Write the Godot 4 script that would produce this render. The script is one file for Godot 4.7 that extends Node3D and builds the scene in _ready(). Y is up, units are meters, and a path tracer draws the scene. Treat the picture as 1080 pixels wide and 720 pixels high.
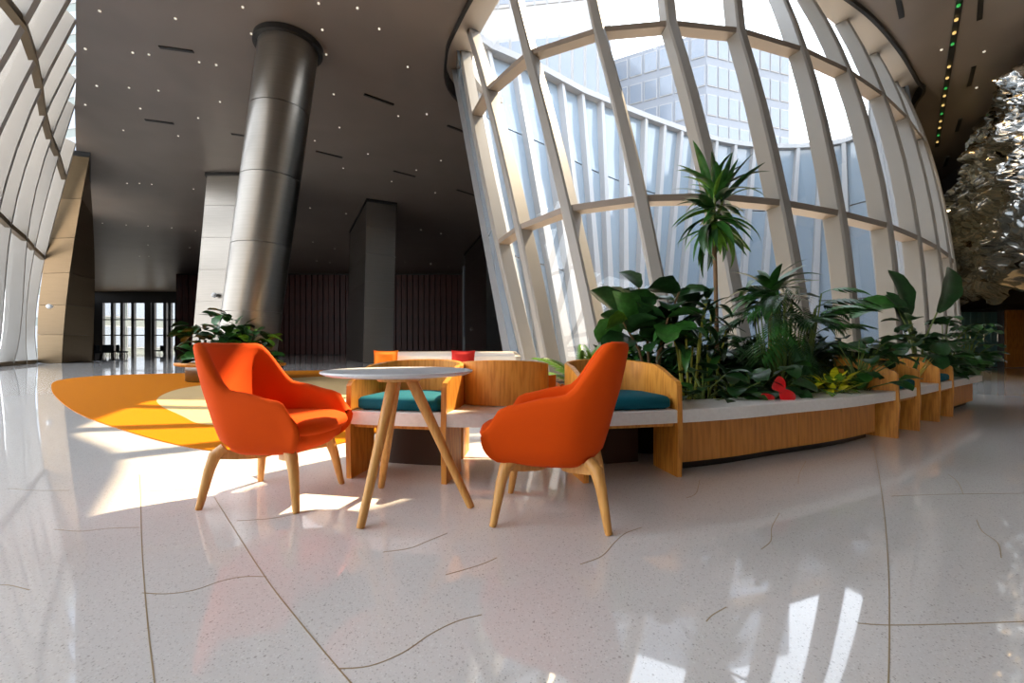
extends Node3D
# A lobby with a glazed oval courtyard. Depth runs along -Z; P(x, h, d) puts a point d metres in front of the camera.

const F := 460.0       # focal length in pixels of the 1080 x 720 frame
const EYE := 0.85      # camera height
const HOR := 366.0     # horizon row
const CEIL := 9.0      # ceiling height

var M := {}
var taken := {}
var rng := RandomNumberGenerator.new()

# ---------------------------------------------------------------- helpers
func P(x: float, h: float, d: float) -> Vector3:
	return Vector3(x, h, -d)

func gp(px: float, py: float, h := 0.0) -> Vector3:      # pixel -> point at height h
	var d := (EYE - h) * F / (py - HOR)
	return P((px - 540.0) / F * d, h, d)

func pd(px: float, py: float, d: float) -> Vector3:      # pixel -> point at depth d
	return P((px - 540.0) / F * d, EYE + (HOR - py) / F * d, d)

class B:
	var st := SurfaceTool.new()
	func _init() -> void:
		st.begin(Mesh.PRIMITIVE_TRIANGLES)
	func tri(a: Vector3, b: Vector3, c: Vector3, g := -1) -> void:
		st.set_smooth_group(g)
		st.add_vertex(a); st.add_vertex(b); st.add_vertex(c)
	func quad(a: Vector3, b: Vector3, c: Vector3, d: Vector3, g := -1) -> void:
		tri(a, b, c, g); tri(a, c, d, g)
	func loft(rings: Array, sharp := true, cap := true, closed_path := false) -> void:
		var n: int = rings[0].size()
		var m: int = rings.size()
		for i in (m if closed_path else m - 1):
			var r0 = rings[i]
			var r1 = rings[(i + 1) % m]
			for j in n:
				var k := (j + 1) % n
				quad(r0[j], r1[j], r1[k], r0[k], j + 1 if sharp else 0)
		if cap and not closed_path:
			for j in range(1, n - 1):
				tri(rings[0][0], rings[0][j], rings[0][j + 1], -1)
				tri(rings[m - 1][0], rings[m - 1][j + 1], rings[m - 1][j], -1)
	func grid(rows: Array, g := 0, wrap := false) -> void:
		for i in rows.size() - 1:
			var n: int = rows[i].size()
			for j in (n if wrap else n - 1):
				var k := (j + 1) % n
				quad(rows[i][j], rows[i + 1][j], rows[i + 1][k], rows[i][k], g)
	func box(c: Vector3, s: Vector3, bv := 0.0, bs := Basis()) -> void:
		var h := s / 2.0
		bv = minf(bv, minf(h.x, minf(h.y, h.z)) * 0.9)
		var rings := []
		for lv in [[-h.y, bv], [-h.y + bv, 0.0], [h.y - bv, 0.0], [h.y, bv]]:
			if bv == 0.0 and lv[0] != -h.y and lv[0] != h.y:
				continue
			var y: float = lv[0]
			var e: float = lv[1]
			var x := h.x - e
			var z := h.z - e
			var q := []
			if bv > 0.0:
				q = [Vector3(-x, y, -z + bv), Vector3(-x, y, z - bv), Vector3(-x + bv, y, z), Vector3(x - bv, y, z), Vector3(x, y, z - bv), Vector3(x, y, -z + bv), Vector3(x - bv, y, -z), Vector3(-x + bv, y, -z)]
			else:
				q = [Vector3(-x, y, -z), Vector3(-x, y, z), Vector3(x, y, z), Vector3(x, y, -z)]
			var r := []
			for p in q:
				r.append(c + bs * p)
			rings.append(r)
		if bv == 0.0:
			rings = [rings[0], rings[rings.size() - 1]]
		for i in rings.size() - 1:
			for j in rings[0].size():
				var k: int = (j + 1) % rings[0].size()
				quad(rings[i][j], rings[i + 1][j], rings[i + 1][k], rings[i][k], -1)
		var nn: int = rings[0].size()
		var last: int = rings.size() - 1
		for j in range(1, nn - 1):
			tri(rings[0][0], rings[0][j], rings[0][j + 1], -1)
			tri(rings[last][0], rings[last][j + 1], rings[last][j], -1)
	func tube(pts: Array, radii: Array, n := 8) -> void:
		var rings := []
		for i in pts.size():
			var t: Vector3 = (pts[mini(i + 1, pts.size() - 1)] - pts[maxi(i - 1, 0)]).normalized()
			var a := t.cross(Vector3.RIGHT if absf(t.x) < 0.8 else Vector3.UP).normalized()
			var b := t.cross(a)
			var r := []
			for k in n:
				var w := TAU * k / n
				r.append(pts[i] + (a * cos(w) + b * sin(w)) * radii[i])
			rings.append(r)
		loft(rings, false)
	func plate(outline: PackedVector2Array, y0: float, y1: float, bv := 0.0) -> void:   # outline in (x, -depth)
		var idx := Geometry2D.triangulate_polygon(outline)
		for i in range(0, idx.size(), 3):
			var q := []
			for k in 3:
				q.append(outline[idx[i + k]])
			for y in [y0, y1]:
				tri(Vector3(q[0].x, y, q[0].y), Vector3(q[1].x, y, q[1].y), Vector3(q[2].x, y, q[2].y), 1)
		for i in outline.size():
			var a := outline[i]
			var b := outline[(i + 1) % outline.size()]
			quad(Vector3(a.x, y0, a.y), Vector3(b.x, y0, b.y), Vector3(b.x, y1, b.y), Vector3(a.x, y1, a.y), 2)
	func done() -> ArrayMesh:
		st.generate_normals()
		st.index()
		return st.commit()

func numbered(called: String) -> String:
	if not taken.has(called):
		taken[called] = 0
		return called
	taken[called] += 1
	return "%s_%03d" % [called, taken[called]]

func obj(called: String, what, m: Material, parent: Node3D = null) -> MeshInstance3D:
	var o := MeshInstance3D.new()
	o.mesh = what.done() if what is B else what
	o.material_override = m
	if parent:
		o.name = called
		parent.add_child(o, true)
	else:
		o.name = numbered(called)
		add_child(o)
	return o

func tag(o: Node3D, label: String, category: String, group := "") -> Node3D:
	o.set_meta("label", label)
	o.set_meta("category", category)
	if group:
		o.set_meta("group", group)
	return o

func thing(called: String, label: String, category: String, at := Vector3.ZERO, turn := 0.0, group := "") -> Node3D:
	var o := Node3D.new()
	o.name = numbered(called)
	add_child(o)
	o.position = at
	o.rotation.y = turn
	return tag(o, label, category, group)

func struct(called: String, what = null, m: Material = null) -> Node3D:
	var o: Node3D
	if what == null:
		o = Node3D.new()
		o.name = called
		add_child(o)
	else:
		o = obj(called, what, m)
	o.set_meta("kind", "structure")
	return o

func stuff(o: Node3D) -> Node3D:
	o.set_meta("kind", "stuff")
	return o

func col(r: float, g: float, b: float) -> Color:
	return Color(r / 255.0, g / 255.0, b / 255.0)

func mat(c: Color, rough := 0.6, metal := 0.0, spec := 0.5) -> StandardMaterial3D:
	var m := StandardMaterial3D.new()
	m.albedo_color = c
	m.roughness = rough
	m.metallic = metal
	m.metallic_specular = spec
	return m

func noise_tex(freq: float, ramp: Array, octaves := 4, size := 512, sd := 1, kind := FastNoiseLite.TYPE_SIMPLEX_SMOOTH) -> NoiseTexture2D:
	var n := FastNoiseLite.new()
	n.noise_type = kind
	n.frequency = freq
	n.fractal_octaves = octaves
	n.seed = sd
	var t := NoiseTexture2D.new()
	t.width = size
	t.height = size
	t.seamless = true
	t.noise = n
	var g := Gradient.new()
	var offs := PackedFloat32Array()
	var cols := PackedColorArray()
	for r in ramp:
		offs.append(r[0])
		cols.append(r[1])
	g.offsets = offs
	g.colors = cols
	t.color_ramp = g
	return t

func tri_map(m: StandardMaterial3D, scale: Vector3, world := false) -> StandardMaterial3D:
	m.uv1_triplanar = true
	m.uv1_world_triplanar = world
	m.uv1_scale = scale
	return m

func wood(base: Color, dark: Color, along: Vector3, sd: int, rough := 0.42) -> StandardMaterial3D:
	var m := mat(Color.WHITE, rough)
	m.albedo_texture = noise_tex(0.012, [[0.0, dark], [0.42, base.lerp(dark, 0.35)], [0.55, base], [1.0, base.lightened(0.08)]], 5, 512, sd)
	return tri_map(m, along)

func leafmat(c: Color, back := 0.5, rough := 0.35) -> StandardMaterial3D:
	var m := mat(Color.WHITE, rough)
	m.albedo_texture = noise_tex(0.02, [[0.0, c.darkened(0.25)], [0.6, c], [1.0, c.lightened(0.12)]], 3, 128, 5)
	tri_map(m, Vector3(2, 2, 2))
	m.backlight = Color(back, back, back * 0.6)
	return m

func terrazzo() -> ImageTexture:
	var im := Image.create(1024, 1024, false, Image.FORMAT_RGB8)
	im.fill(col(222, 217, 213))
	rng.seed = 11
	var tones := [col(209, 204, 200), col(214, 208, 204), col(229, 225, 221), col(198, 192, 187), col(224, 218, 212), col(231, 228, 224), col(180, 173, 167), col(217, 209, 202)]
	for i in 26000:
		var s := 1 + rng.randi() % 4
		if rng.randf() < 0.04:
			s += 3
		var c: Color = tones[rng.randi() % tones.size()]
		var x := rng.randi() % 1020
		var y := rng.randi() % 1020
		im.fill_rect(Rect2i(x, y, s, maxi(1, s - rng.randi() % 2)), c)
		if s > 3:
			im.fill_rect(Rect2i(x + 1, y - 1, s - 2, s + 1), c)
	return ImageTexture.create_from_image(im)

func cr(p0, p1, p2, p3, t: float):
	return 0.5 * ((2.0 * p1) + (p2 - p0) * t + (2.0 * p0 - 5.0 * p1 + 4.0 * p2 - p3) * t * t + (3.0 * p1 - p0 - 3.0 * p2 + p3) * t * t * t)

func spline(pts: Array, per: int, closed := false) -> Array:
	var out := []
	var n := pts.size()
	for i in (n if closed else n - 1):
		var a = pts[(i - 1 + n) % n] if closed else pts[maxi(i - 1, 0)]
		var d = pts[(i + 2) % n] if closed else pts[mini(i + 2, n - 1)]
		for k in per:
			out.append(cr(a, pts[i], pts[(i + 1) % n], d, float(k) / per))
	if not closed:
		out.append(pts[n - 1])
	return out

func plan(pts: Array) -> PackedVector2Array:      # (x, depth) -> (x, z)
	var o := PackedVector2Array()
	for p in pts:
		o.append(Vector2(p.x, -p.y))
	return o

func hit(center: Vector2, dir: Vector2, poly: Array) -> float:
	var best := 1e9
	for i in poly.size():
		var r = Geometry2D.segment_intersects_segment(center, center + dir * 200.0, poly[i], poly[(i + 1) % poly.size()])
		if r != null:
			best = minf(best, center.distance_to(r))
	return best

# ---------------------------------------------------------------- the scene
func _ready() -> void:
	rng.seed = 7
	setup_light()
	make_materials()
	build_shell()
	build_courtyard()
	build_left_glass()
	build_columns()
	build_far_hall()
	build_right_side()
	build_outside()
	build_rug()
	build_bench()
	build_chairs()
	build_left_planter()
	build_plants()
	build_ceiling_details()

func setup_light() -> void:
	var cam := Camera3D.new()
	cam.name = "camera"
	cam.position = Vector3(0, EYE, 0)
	add_child(cam)
	var near := 0.05
	cam.set_frustum(720.0 / F * near, Vector2(0, (HOR - 360.0) / F * near), near, 400.0)
	cam.current = true

	var env := Environment.new()
	env.background_mode = Environment.BG_SKY
	var sm := ProceduralSkyMaterial.new()
	sm.sky_top_color = col(214, 226, 240)
	sm.sky_horizon_color = col(246, 247, 248)
	sm.sky_curve = 0.25
	sm.ground_bottom_color = col(150, 148, 144)
	sm.ground_horizon_color = col(215, 215, 213)
	sm.sun_angle_max = 2.0
	sm.sun_curve = 0.01
	sm.energy_multiplier = 4.0
	var sky := Sky.new()
	sky.sky_material = sm
	env.sky = sky
	env.tonemap_mode = Environment.TONE_MAPPER_LINEAR
	env.tonemap_exposure = 1.5
	env.sdfgi_enabled = true
	env.ssao_enabled = true
	env.ssil_enabled = true
	var we := WorldEnvironment.new()
	we.name = "environment"
	we.environment = env
	add_child(we)

	var sun := DirectionalLight3D.new()
	sun.name = "sun"
	var el := deg_to_rad(52.6)
	var to_sun := Vector3(0.648 * cos(el), sin(el), -0.761 * cos(el))
	add_child(sun)
	sun.look_at_from_position(Vector3.ZERO, -to_sun, Vector3.UP)
	sun.light_energy = 3.4
	sun.light_color = Color(1.0, 0.9, 0.74)
	sun.light_angular_distance = 0.6
	sun.shadow_enabled = true

func make_materials() -> void:
	var m: StandardMaterial3D
	m = mat(Color.WHITE, 0.035, 0.0, 0.8)
	m.albedo_texture = terrazzo()
	M.floor = tri_map(m, Vector3(1.0, 1.0, 1.0), true)
	M.brass = mat(col(156, 134, 98), 0.4)
	m = mat(Color.WHITE, 0.38, 0.0, 0.6)
	m.albedo_texture = noise_tex(0.01, [[0.0, col(100, 91, 83)], [1.0, col(110, 100, 92)]], 3, 256, 4)
	M.ceiling = tri_map(m, Vector3(0.15, 0.15, 0.15), true)
	M.dark = mat(col(22, 20, 19), 0.5)
	M.black = mat(col(10, 10, 10), 0.45)
	M.frame = mat(col(144, 141, 136), 0.5)
	M.white_frame = mat(col(150, 152, 155), 0.5)
	M.far_fabric = mat(col(30, 38, 42), 0.8)
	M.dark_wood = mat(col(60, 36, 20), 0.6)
	M.transom = mat(col(128, 116, 104), 0.5)
	M.green_grey = mat(col(112, 120, 118), 0.7)
	M.soffit = mat(col(170, 162, 152), 0.6)
	m = mat(Color(1, 1, 1, 0.04), 0.0, 0.0, 0.5)
	m.transparency = BaseMaterial3D.TRANSPARENCY_ALPHA
	M.glass = m
	m = mat(Color(0.86, 0.93, 0.96, 0.06), 0.0, 0.0, 0.5)
	m.transparency = BaseMaterial3D.TRANSPARENCY_ALPHA
	M.green_glass = m
	M.painted_sky = mat(col(124, 140, 154), 0.12, 0.0, 0.7)  # opaque panes: the pale blue stands in for sky in the glass
	M.steel = mat(Color.WHITE, 0.3, 1.0)
	M.steel.albedo_texture = noise_tex(0.02, [[0.0, col(136, 131, 124)], [1.0, col(146, 141, 134)]], 4, 256, 9)
	tri_map(M.steel, Vector3(0.12, 3.0, 0.12))
	M.bronze = mat(Color.WHITE, 0.5, 1.0)
	M.bronze.albedo_texture = noise_tex(0.02, [[0.0, col(112, 96, 74)], [1.0, col(122, 105, 82)]], 4, 256, 10)
	tri_map(M.bronze, Vector3(0.12, 3.0, 0.12))
	M.chrome = mat(col(228, 222, 212), 0.15, 1.0)
	M.mahogany = wood(col(74, 24, 16), col(34, 10, 8), Vector3(1.5, 0.1, 1.5), 21, 0.5)
	M.oak = wood(col(218, 148, 58), col(182, 110, 38), Vector3(5.0, 0.5, 5.0), 3)
	M.oak_panel = wood(col(214, 142, 60), col(176, 106, 40), Vector3(3.5, 0.35, 3.5), 13)
	M.leg_wood = wood(col(214, 158, 84), col(186, 126, 60), Vector3(8.0, 0.8, 8.0), 17)
	m = mat(Color.WHITE, 0.3)
	m.albedo_texture = noise_tex(0.05, [[0.0, col(230, 225, 221)], [1.0, col(242, 239, 235)]], 3, 256, 31)
	M.stone = tri_map(m, Vector3(2, 2, 2))
	m = mat(Color.WHITE, 0.85, 0.0, 0.3)
	m.albedo_texture = noise_tex(0.2, [[0.0, col(208, 70, 0)], [1.0, col(222, 80, 0)]], 2, 256, 41)
	tri_map(m, Vector3(6, 6, 6))
	M.orange = m
	M.red = mat(col(196, 28, 14), 0.85)
	M.pillow_orange = mat(col(244, 128, 10), 0.85)
	M.teal = mat(Color.WHITE, 0.85, 0.0, 0.3)
	M.teal.albedo_texture = noise_tex(0.2, [[0.0, col(14, 84, 100)], [1.0, col(24, 104, 118)]], 2, 128, 44)
	tri_map(M.teal, Vector3(6, 6, 6))
	M.upholstery = mat(col(228, 224, 218), 0.8)
	M.table_top = mat(col(214, 214, 216), 0.25)
	M.rug_yellow = mat(Color.WHITE, 0.95, 0.0, 0.2)
	M.rug_yellow.albedo_texture = noise_tex(0.15, [[0.0, col(182, 102, 0)], [1.0, col(200, 118, 2)]], 3, 256, 51)
	tri_map(M.rug_yellow, Vector3(1.5, 1.5, 1.5), true)
	M.rug_beige = mat(Color.WHITE, 0.95, 0.0, 0.2)
	M.rug_beige.albedo_texture = noise_tex(0.15, [[0.0, col(192, 160, 112)], [1.0, col(210, 180, 132)]], 3, 256, 52)
	tri_map(M.rug_beige, Vector3(1.5, 1.5, 1.5), true)
	M.soil = mat(Color.WHITE, 0.95, 0.0, 0.2)
	M.soil.albedo_texture = noise_tex(0.1, [[0.0, col(34, 24, 18)], [1.0, col(66, 50, 38)]], 4, 256, 53)
	tri_map(M.soil, Vector3(2, 2, 2), true)
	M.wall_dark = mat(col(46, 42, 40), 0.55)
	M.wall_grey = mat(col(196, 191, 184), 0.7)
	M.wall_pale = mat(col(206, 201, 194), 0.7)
	M.teal_door = mat(col(74, 122, 124), 0.35)
	M.pale = mat(col(160, 163, 166), 0.7)
	M.camera_white = mat(col(200, 200, 198), 0.5)
	M.tower = mat(col(124, 131, 142), 0.6)
	M.tower_glass = mat(col(108, 120, 136), 0.15, 0.0, 0.7)  # kept near the wall tone: haze painted in as low contrast
	M.paving = mat(col(150, 146, 140), 0.85)
	M.leaf_dark = leafmat(col(30, 66, 28), 0.35)
	M.leaf_mid = leafmat(col(46, 96, 34), 0.5)
	M.leaf_light = leafmat(col(104, 152, 46), 0.6)
	M.leaf_yellow = leafmat(col(226, 220, 40), 0.9)
	M.leaf_cream = leafmat(col(206, 208, 160), 0.6)
	M.leaf_orange = leafmat(col(226, 104, 24), 0.4)
	M.leaf_gold = leafmat(col(196, 170, 60), 0.4)
	M.cane = mat(col(150, 150, 50), 0.55)
	M.bark = mat(col(112, 86, 58), 0.85)
	M.stem = mat(col(92, 108, 44), 0.6)
	M.anthurium = mat(col(200, 16, 22), 0.3)
	M.petal = mat(col(240, 236, 220), 0.6)
	M.downlight = mat(col(240, 236, 226), 0.5)
	M.downlight.emission_enabled = true
	M.downlight.emission = col(255, 244, 226)
	M.downlight.emission_energy_multiplier = 0.3
	M.bead_gold = mat(col(220, 190, 120), 0.4)
	M.bead_gold.emission_enabled = true
	M.bead_gold.emission = col(255, 214, 130)
	M.bead_gold.emission_energy_multiplier = 0.5
	M.bead_green = mat(col(60, 170, 90), 0.4)
	M.bead_green.emission_enabled = true
	M.bead_green.emission = col(60, 200, 90)
	M.bead_green.emission_energy_multiplier = 0.3

# ---------------------------------------------------------------- courtyard oval
# where the mullions cross the floor, the first transom and the second one, read from the photograph: pixel, pixel, pixel
const H1 := 3.05
const H2 := 6.6
const BASE_D := [8.3, 7.23, 6.3, 5.9, 5.85, 6.16, 6.7, 7.45, 8.4, 9.3, 10.2, 11.0]
const BASE_X := [560, 582, 641, 718, 797, 863, 908, 949, 978, 998, 1009, 1014]
const T1 := [[524, 256], [546, 240], [597, 220], [676, 209], [757, 207], [828, 214], [888, 225], [938, 238], [969, 251], [989, 261], [1001, 270], [1006, 276]]
const T2 := [[497, 122], [512, 95], [556, 56], [632, 31], [709, 24], [782, 32], [848, 52], [896, 75], [932, 100], [957, 124], [973, 146], [979, 155]]
const FAR_RIM := [Vector2(13.1, 14.8), Vector2(14.4, 16.6), Vector2(15.8, 18.4), Vector2(17.3, 20.2), Vector2(18.6, 22.0), Vector2(18.9, 23.4), Vector2(17.9, 24.5), Vector2(15.8, 24.9), Vector2(12.9, 24.7), Vector2(9.8, 23.6), Vector2(6.6, 21.6), Vector2(3.3, 19.0), Vector2(1.6, 17.2), Vector2(0.1, 15.9), Vector2(-0.9, 15.0), Vector2(-1.55, 13.6)]

func mullion_at(i: int, h: float) -> Vector3:
	var b: Vector3 = pd(BASE_X[i], 0, BASE_D[i])
	b.y = 0
	var q1 := gp(T1[i][0], T1[i][1], H1)
	var q2 := gp(T2[i][0], T2[i][1], H2)
	var l0 := (h - H1) * (h - H2) / (H1 * H2)
	var l1 := h * (h - H2) / (H1 * (H1 - H2))
	var l2 := h * (h - H1) / (H2 * (H2 - H1))
	var p := b * l0 + q1 * l1 + q2 * l2
	if h > H2 and i > 1 and i < 6:           # invented flare above the frame, shaped to let sun reach the chairs
		p = q2 + (q2 - q1) / (H2 - H1) * (h - H2) + Vector3(0, 0, [0.0, 0.0, 0.0, 0.06, 0.29, 0.22][i] * (h - H2) * (h - H2))
	p.y = h
	return p

func mullion_out(i: int) -> Vector3:      # towards the room
	var a := mullion_at(maxi(i - 1, 0), H1)
	var b := mullion_at(mini(i + 1, 11), H1)
	var t := (b - a).normalized()
	return Vector3(-t.z, 0, t.x).normalized()

func rim_curve(off: float) -> Array:       # closed (x, depth) at the ceiling
	var pts := []
	for i in 12:
		var p := mullion_at(i, CEIL)
		pts.append(Vector2(p.x, -p.z))
	for q in FAR_RIM:
		pts.append(q)
	pts = spline(pts, 5, true)
	var out := []
	for i in pts.size():
		var t: Vector2 = (pts[(i + 1) % pts.size()] - pts[(i - 1 + pts.size()) % pts.size()]).normalized()
		out.append(pts[i] + Vector2(t.y, -t.x) * off)
	return out

func build_shell() -> void:
	# floor
	var b := B.new()
	b.box(P(-16, -0.1, 26), Vector3(100, 0.2, 82))
	var fl := struct("floor", b, M.floor)
	for line in [
		[[147, 500], [148, 515], [149, 560], [151, 600], [156, 660], [163, 720]],
		[[226, 524], [246, 556], [280, 609], [318, 658], [358, 706], [372, 722]],
		[[921, 470], [927, 500], [933, 545], [937, 600], [938, 660], [937, 722]],
		[[940, 523], [1000, 521], [1084, 520]], [[905, 657], [938, 659], [1000, 658], [1084, 655]],
		[[150, 625], [176, 626], [205, 622], [235, 612], [258, 608], [281, 608]],
		[[356, 705], [390, 702], [425, 688], [455, 668], [482, 655], [508, 648]],
		[[57, 558], [85, 560], [115, 557], [147, 556]], [[404, 582], [432, 578], [452, 570], [472, 562]],
		[[612, 595], [635, 586], [648, 572], [660, 562], [677, 556]], [[-4, 617], [10, 617], [31, 622]],
		[[803, 579], [813, 570], [814, 556], [822, 541]], [[1030, 548], [1036, 560], [1052, 572], [1056, 588]],
		[[724, 525], [734, 520], [738, 506]], [[745, 655], [752, 648], [766, 640]], [[1000, 500], [1010, 508], [1016, 521]],
		[[8, 515], [40, 517], [73, 517]], [[150, 518], [200, 516], [228, 512]], [[250, 549], [290, 546], [335, 537]], [[842, 510], [843, 500], [850, 486]], [[470, 606], [505, 596], [524, 588]]]:
		var g := []
		for q in line:
			g.append(gp(q[0], q[1]))
		g = spline(g, 6)
		var rings := []
		for i in g.size():
			var t: Vector3 = (g[mini(i + 1, g.size() - 1)] - g[maxi(i - 1, 0)]).normalized()
			var s := Vector3(-t.z, 0, t.x) * 0.0018
			rings.append([g[i] - s + Vector3(0, -0.01, 0), g[i] - s + Vector3(0, 0.0008, 0), g[i] + s + Vector3(0, 0.0008, 0), g[i] + s + Vector3(0, -0.01, 0)])
		b = B.new()
		b.loft(rings)
		obj("brass_inlay", b, M.brass, fl)
	# ceiling with the courtyard's opening
	var hole := rim_curve(0.45)
	var edge: Array = [Vector2(-7.4, -14)]
	for i in range(SHELL9.size() - 2, -1, -1):
		edge.append(SHELL9[i])
	edge.append_array([Vector2(-66, 66), Vector2(32, 66), Vector2(32, -14)])
	var c := Vector2(7.2, 14.6)
	var angles := []
	for i in 220:
		angles.append(TAU * i / 220.0)
	for q in edge:
		angles.append(fposmod((q - c).angle(), TAU) + 0.00001)
	angles.sort()
	var rin := []
	var rout := []
	for a in angles:
		var dir := Vector2.from_angle(a)
		rin.append(c + dir * hit(c, dir, hole))
		rout.append(c + dir * hit(c, dir, edge))
	b = B.new()
	var n := rin.size()
	for i in n:
		var k := (i + 1) % n
		for h in [CEIL, CEIL + 0.5]:
			b.quad(P(rin[i].x, h, rin[i].y), P(rout[i].x, h, rout[i].y), P(rout[k].x, h, rout[k].y), P(rin[k].x, h, rin[k].y), -1)
		b.quad(P(rout[i].x, CEIL, rout[i].y), P(rout[i].x, CEIL + 0.5, rout[i].y), P(rout[k].x, CEIL + 0.5, rout[k].y), P(rout[k].x, CEIL, rout[k].y), -1)
	struct("ceiling", b, M.ceiling)
	# dark trim round the opening, and the pale soffit between it and the glass
	b = B.new()
	var outer := rim_curve(0.47)
	var inner := rim_curve(0.40)
	var rings := []
	for i in outer.size():
		rings.append([P(outer[i].x, CEIL - 0.1, outer[i].y), P(outer[i].x, CEIL + 0.5, outer[i].y), P(inner[i].x, CEIL + 0.5, inner[i].y), P(inner[i].x, CEIL - 0.1, inner[i].y)])
	b.loft(rings, true, false, true)
	struct("trim_1", b, M.dark)
	b = B.new()
	rings = []
	var glass := rim_curve(-0.36)
	for ii in range(-12, 66):
		var i := posmod(ii, outer.size())
		rings.append([P(inner[i].x, CEIL + 0.3, inner[i].y), P(inner[i].x, CEIL + 0.5, inner[i].y), P(glass[i].x, CEIL + 0.5, glass[i].y), P(glass[i].x, CEIL + 0.3, glass[i].y)])
	b.loft(rings)
	struct("trim_2", b, M.soffit)
	# walls behind and beside the camera
	b = B.new()
	b.box(P(4, 4.5, -14.1), Vector3(42, 9.4, 0.2))
	struct("wall_back", b, M.wall_grey)

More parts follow.
